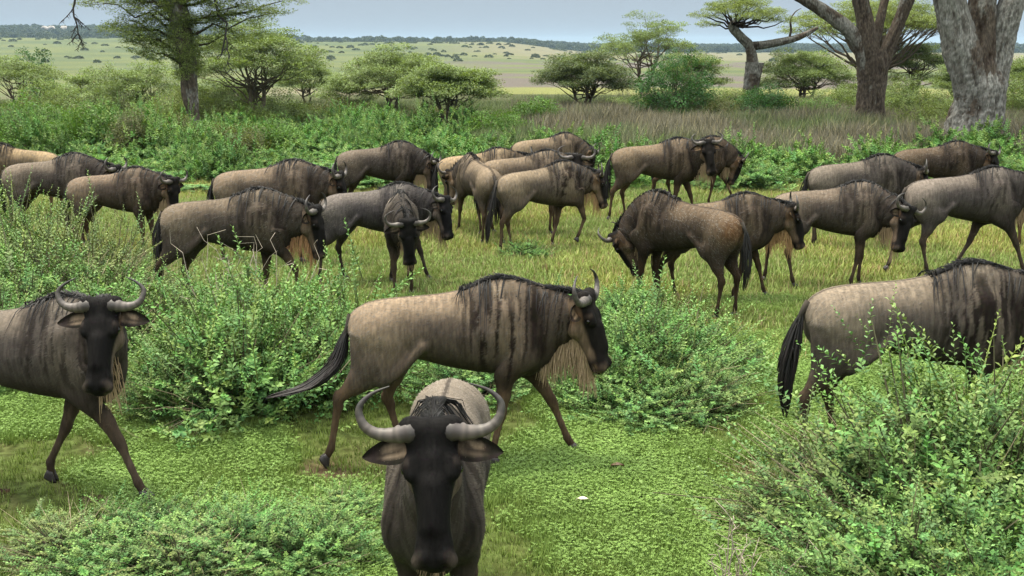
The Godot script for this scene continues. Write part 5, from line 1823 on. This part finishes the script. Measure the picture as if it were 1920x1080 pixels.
func mane_mesh(bones: Dictionary, n: int, rng: RandomNumberGenerator, colour: Color, hang: float) -> ArrayMesh:
	var st := Locks.new()
	for i in n:
		var x := lerpf(0.02, 0.90, float(i) / n) + rng.randf_range(-0.02, 0.02)
		var side := 1.0 if i % 2 == 0 else -1.0
		var top := ridge_at(x)
		var clump := fur_noise.get_noise_2d(x * 210.0 + coat_shift, side * 30.0 + coat_shift * 3.0)
		if clump < -0.05 and rng.randf() < 0.75:
			continue
		var long := lerpf(0.05, 0.34, pow(rng.randf(), 2.0)) * (1.0 + clump) * (0.8 if x > 0.72 else 1.0) * (0.8 if x < 0.12 else 1.0)
		var path := []
		var z := rng.randf_range(0.0, 0.012)
		var y := top + 0.012
		var steps := 4
		var drift := rng.randf_range(-0.07, 0.03)
		var lift := rng.randf_range(0.006, 0.022)
		var arc := 0.0
		path.append(posed(Vector3(x, y - 0.03, z * side), neck_weights(Vector3(x, y, 0)), null, bones))
		path.append(posed(Vector3(x - 0.01, y + lift * 0.8, (z + 0.008) * side), neck_weights(Vector3(x, y, 0)), null, bones))
		for k in steps:
			var t := float(k + 1) / steps
			var yy := top - long * t * (0.35 + 0.65 * t)
			var zz := maxf(torso_side(x, yy), 0.012) + lerpf(lift, 0.008, t)
			var v := Vector3(x + drift * t - 0.01, yy + lerpf(lift, 0.0, t), zz * side)
			path.append(posed(v, neck_weights(v), null, bones))
		if rng.randf() > hang:
			continue
		st.lock(path, rng.randf_range(0.004, 0.008) * (1.0 if n > 200 else 1.5), 0.15, colour, colour * 1.4)
	# the stiff crest
	var stiff := n * 2
	for i in stiff:
		var x := lerpf(0.06, 0.93, float(i) / stiff) + rng.randf_range(-0.01, 0.01)
		var top := ridge_at(x)
		var path := []
		var w := neck_weights(Vector3(x, top, 0))
		var lean := rng.randf_range(-0.055, 0.055)
		var stand := rng.randf_range(0.025, 0.055) * smoothstep(0.05, 0.35, x)
		for k in 3:
			var t := k / 2.0
			path.append(posed(Vector3(x - 0.055 * t * t, top - 0.015 + stand * sin(t * 1.5), lean * t), w, null, bones))
		st.lock(path, 0.0065 if n > 200 else 0.010, 0.2, colour, colour * 1.3)
	return smooth_mesh(st.pts, st.tris, st.cols)

func beard_mesh(bones: Dictionary, n: int, rng: RandomNumberGenerator, colour: Color) -> ArrayMesh:
	var st := Locks.new()
	for i in n:
		var t := rng.randf()
		var root: Vector3
		if t < 0.45:
			root = head_at(Vector3(lerpf(0.12, 0.46, t / 0.45), lerpf(-0.16, -0.085, t / 0.45), rng.randf_range(-0.035, 0.035)))
		else:
			var k := (t - 0.45) / 0.55
			root = Vector3(lerpf(0.90, 0.66, k), lerpf(1.06, 0.90, k), rng.randf_range(-0.045, 0.045))
		var p := posed(root, neck_weights(root) if t >= 0.45 else Vector3(1, 1, 1), null, bones)
		var long := rng.randf_range(0.17, 0.38) * (1.0 if t > 0.15 else 0.7)
		var dx := rng.randf_range(-0.07, 0.07)
		var dz := rng.randf_range(-0.05, 0.05)
		var path := []
		for k in 4:
			var s := k / 3.0
			path.append(p + Vector3(dx * s, 0.02 - long * s, dz * s * s))
		st.lock(path, rng.randf_range(0.004, 0.007), 0.2, colour * rng.randf_range(0.75, 1.2), colour * rng.randf_range(0.9, 1.3))
	return smooth_mesh(st.pts, st.tris, st.cols)

# short hairs lying backwards over the hide, one thin face each
func fur_mesh(pts: PackedVector3Array, tris: PackedInt32Array, cols: PackedColorArray, body_n: int, n: int, near: bool, rng: RandomNumberGenerator) -> ArrayMesh:
	var v := PackedVector3Array()
	var nor := PackedVector3Array()
	var c := PackedColorArray()
	var idx := PackedInt32Array()
	var faces := tris.size() / 3
	var long := 0.024 if near else 0.036
	var wide := 0.0016 if near else 0.0034
	for i in n:
		var f := rng.randi_range(0, faces - 1) * 3
		var a := pts[tris[f]]
		var b := pts[tris[f + 1]]
		var d := pts[tris[f + 2]]
		var up := (d - a).cross(b - a).normalized()
		var s := rng.randf()
		var t := rng.randf()
		if s + t > 1.0:
			s = 1.0 - s
			t = 1.0 - t
		var p := a + (b - a) * s + (d - a) * t
		var head := tris[f] >= body_n
		var flow := Vector3(-0.75, -0.55, 0) if not head else Vector3(0.2, -0.9, 0)
		flow += ball(rng) * 0.35
		flow = (flow - up * flow.dot(up)).normalized()
		var l := long * rng.randf_range(0.5, 1.3) * (0.45 if head or p.y < 0.5 else 1.0)
		var side := up.cross(flow) * wide * (0.6 if head else 1.0)
		var k := v.size()
		v.append(p - side - up * 0.001)
		v.append(p + side - up * 0.001)
		v.append(p + flow * l + up * l * rng.randf_range(0.12, 0.34))
		var q := cols[tris[f]] * rng.randf_range(0.68, 1.35)
		for j in 3:
			nor.append(up)
			c.append(q)
		idx.append(k)
		idx.append(k + 1)
		idx.append(k + 2)
	var arr := []
	arr.resize(Mesh.ARRAY_MAX)
	arr[Mesh.ARRAY_VERTEX] = v
	arr[Mesh.ARRAY_NORMAL] = nor
	arr[Mesh.ARRAY_COLOR] = c
	arr[Mesh.ARRAY_INDEX] = idx
	var m := ArrayMesh.new()
	m.add_surface_from_arrays(Mesh.PRIMITIVE_TRIANGLES, arr)
	return m

func tail_mesh(ctrl: Array, n: int, rng: RandomNumberGenerator) -> ArrayMesh:
	var st := Locks.new()
	var path := curve_points(ctrl, 14)
	var rr := []
	var cols := []
	for i in 15:
		var t := i / 14.0
		rr.append(lerpf(0.034, 0.018, smoothstep(0.0, 0.3, t)) * (1.0 - smoothstep(0.7, 1.0, t) * 0.8))
		cols.append(Color(0.06, 0.048, 0.038).lerp(Color(0.013, 0.012, 0.012), smoothstep(0.05, 0.3, t)))
	tube(st, path, rr, 8, cols)
	for i in n:
		var from := rng.randf_range(0.12, 0.75)
		var to := minf(from + rng.randf_range(0.28, 0.5), 1.05)
		var a := rng.randf() * TAU
		var off := Vector3(cos(a), 0.3 * sin(a * 2.0), sin(a))
		var lock := []
		for k in 7:
			var t := lerpf(from, to, k / 6.0)
			var f := minf(t, 1.0) * 14.0
			var j := mini(int(f), 13)
			var c: Vector3 = path[j].lerp(path[j + 1], f - j)
			if t > 1.0:
				c += (path[14] - path[12]).normalized() * (t - 1.0) * 0.8
			var spread := (0.012 + 0.062 * sin(PI * clampf((t - 0.1) / 0.95, 0, 1))) * sqrt(k / 6.0)
			lock.append(c + off * spread)
		st.lock(lock, rng.randf_range(0.006, 0.010), 0.2, Color(0.012, 0.011, 0.011), Color(0.018, 0.016, 0.015))
	return smooth_mesh(st.pts, st.tris, st.cols)

func hoof_mesh(kind: int, left: bool, bones: Dictionary) -> ArrayMesh:
	var st := Locks.new()
	var x := 0.462 if kind == 0 else -0.622
	for toe in [-1.0, 1.0]:
		var rings := []
		# bottom to top: height, length from heel to toe, half width
		for r in [[0.0, -0.035, 0.062, 0.021], [0.012, -0.036, 0.060, 0.022], [0.04, -0.032, 0.035, 0.020], [0.062, -0.026, 0.016, 0.016]]:
			var ring := []
			for k in 10:
				var a := TAU * k / 10.0
				var fx := lerpf(r[1], r[2], 0.5 + 0.5 * cos(a))
				var fz: float = sin(a) * r[3] * (1.0 - 0.35 * maxf(0.0, cos(a)))
				ring.append(Vector3(x + fx, r[0], (0.12 + toe * 0.021 + fz) * (-1.0 if left else 1.0)))
			rings.append(ring)
		var from := st.pts.size()
		for ring in rings:
			for p in ring:
				st.pts.append(posed(p, Vector3(), [kind, left, 1.0, 1.0, 1.0, 1.0], bones))
				st.cols.append(Color(0.022, 0.018, 0.016))
		for i in 3:
			for k in 10:
				var a := from + i * 10 + k
				var b := from + i * 10 + (k + 1) % 10
				for q in ([a, b + 10, b, a, a + 10, b + 10] if not left else [a, b, b + 10, a, b + 10, a + 10]):
					st.tris.append(q)
		for cap in [0, 3]:
			var c := st.pts.size()
			var mid := Vector3()
			for k in 10:
				mid += st.pts[from + cap * 10 + k]
			st.pts.append(mid / 10.0)
			st.cols.append(Color(0.022, 0.018, 0.016))
			for k in 10:
				for q in ([c, from + cap * 10 + k, from + cap * 10 + (k + 1) % 10] if (cap == 0) != left else [c, from + cap * 10 + (k + 1) % 10, from + cap * 10 + k]):
					st.tris.append(q)
	return smooth_mesh(st.pts, st.tris, st.cols)

func part(called: String, m: Mesh, mat: Material, parent: Node3D) -> MeshInstance3D:
	var o := MeshInstance3D.new()
	o.name = called
	o.mesh = m
	o.material_override = mat
	parent.add_child(o, true)
	return o

const TAIL_HANG := [Vector3(-0.80, 1.13, 0), Vector3(-0.86, 1.02, 0), Vector3(-0.885, 0.80, 0.0), Vector3(-0.89, 0.58, 0.01), Vector3(-0.87, 0.36, 0.01)]

# one animal; pose holds leg, neck and tail angles
func wildebeest(base: Dictionary, at: Vector3, heading: float, size: float, pose: Dictionary, label: String, seed_at: int, tint: Color) -> Node3D:
	var rng := RandomNumberGenerator.new()
	rng.seed = seed_at * 7919 + 13
	var near: bool = base.get("near", false)
	var root := Node3D.new()
	root.name = numbered("wildebeest")
	add_child(root)
	var bones := pose_bones(pose)
	var src: PackedVector3Array = base.points
	var neck: PackedVector3Array = base.neck
	var legs: Array = base.legs
	var pts := PackedVector3Array()
	pts.resize(src.size())
	for i in src.size():
		pts[i] = posed(src[i], neck[i], legs[i], bones)
	# which hooves stand
	var low := 9.0
	for key in bones.legs:
		var x := 0.462 if key[0] == "f" else -0.622
		for dx in [-0.03, 0.055]:
			var h: Vector3 = bones.legs[key][3] * Vector3(x + dx, 0.0, 0.12)
			low = minf(low, h.y)
	coat_shift = seed_at * 17.0
	coat_rust = pose.get("rust", 0.0)
	coat_stripe = pose.get("stripe", 0.66)
	var cols := PackedColorArray()
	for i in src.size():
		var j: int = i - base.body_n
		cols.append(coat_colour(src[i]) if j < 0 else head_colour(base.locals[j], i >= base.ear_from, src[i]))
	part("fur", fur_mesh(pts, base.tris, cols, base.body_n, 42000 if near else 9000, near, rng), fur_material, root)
	var skin: StandardMaterial3D = hide_material.duplicate()
	skin.albedo_color = tint
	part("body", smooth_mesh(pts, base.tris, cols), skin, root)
	var size_horn: float = pose.get("horns", 1.0)
	for side in [1.0, -1.0]:
		part("horn", horn_mesh(side, bones, size_horn, 34 if near else 18, seed_at), horn_material, root)
		var eye := SphereMesh.new()
		eye.radius = 0.0185
		eye.height = 0.037
		eye.radial_segments = 14
		eye.rings = 8
		var e := part("eye", eye, eye_material, root)
		e.position = posed(head_at(Vector3(0.173, 0.016, 0.112 * side)), Vector3(1, 1, 1), null, bones)
	part("mane", mane_mesh(bones, 400 if near else 110, rng, Color(0.012, 0.011, 0.0105), pose.get("mane", 0.6)), hair_material, root)
	part("beard", beard_mesh(bones, int((700 if near else 240) * pose.get("beard_n", 1.0)), rng, pose.get("beard", Color(0.30, 0.22, 0.135))), hair_material, root)
	part("tail", tail_mesh(pose.get("tail", TAIL_HANG), 120 if near else 60, rng), hair_material, root)
	for key in ["fr", "fl", "hr", "hl"]:
		part("hoof", hoof_mesh(0 if key[0] == "f" else 1, key[1] == "l", bones), hoof_material, root)
	for c in root.get_children():
		c.position.y -= low
	root.position = at
	root.scale = Vector3.ONE * size * 0.972
	root.rotation.y = deg_to_rad(heading)
	root.set_meta("label", label)
	root.set_meta("category", "wildebeest")
	root.set_meta("group", "wildebeest of the herd")
	return root
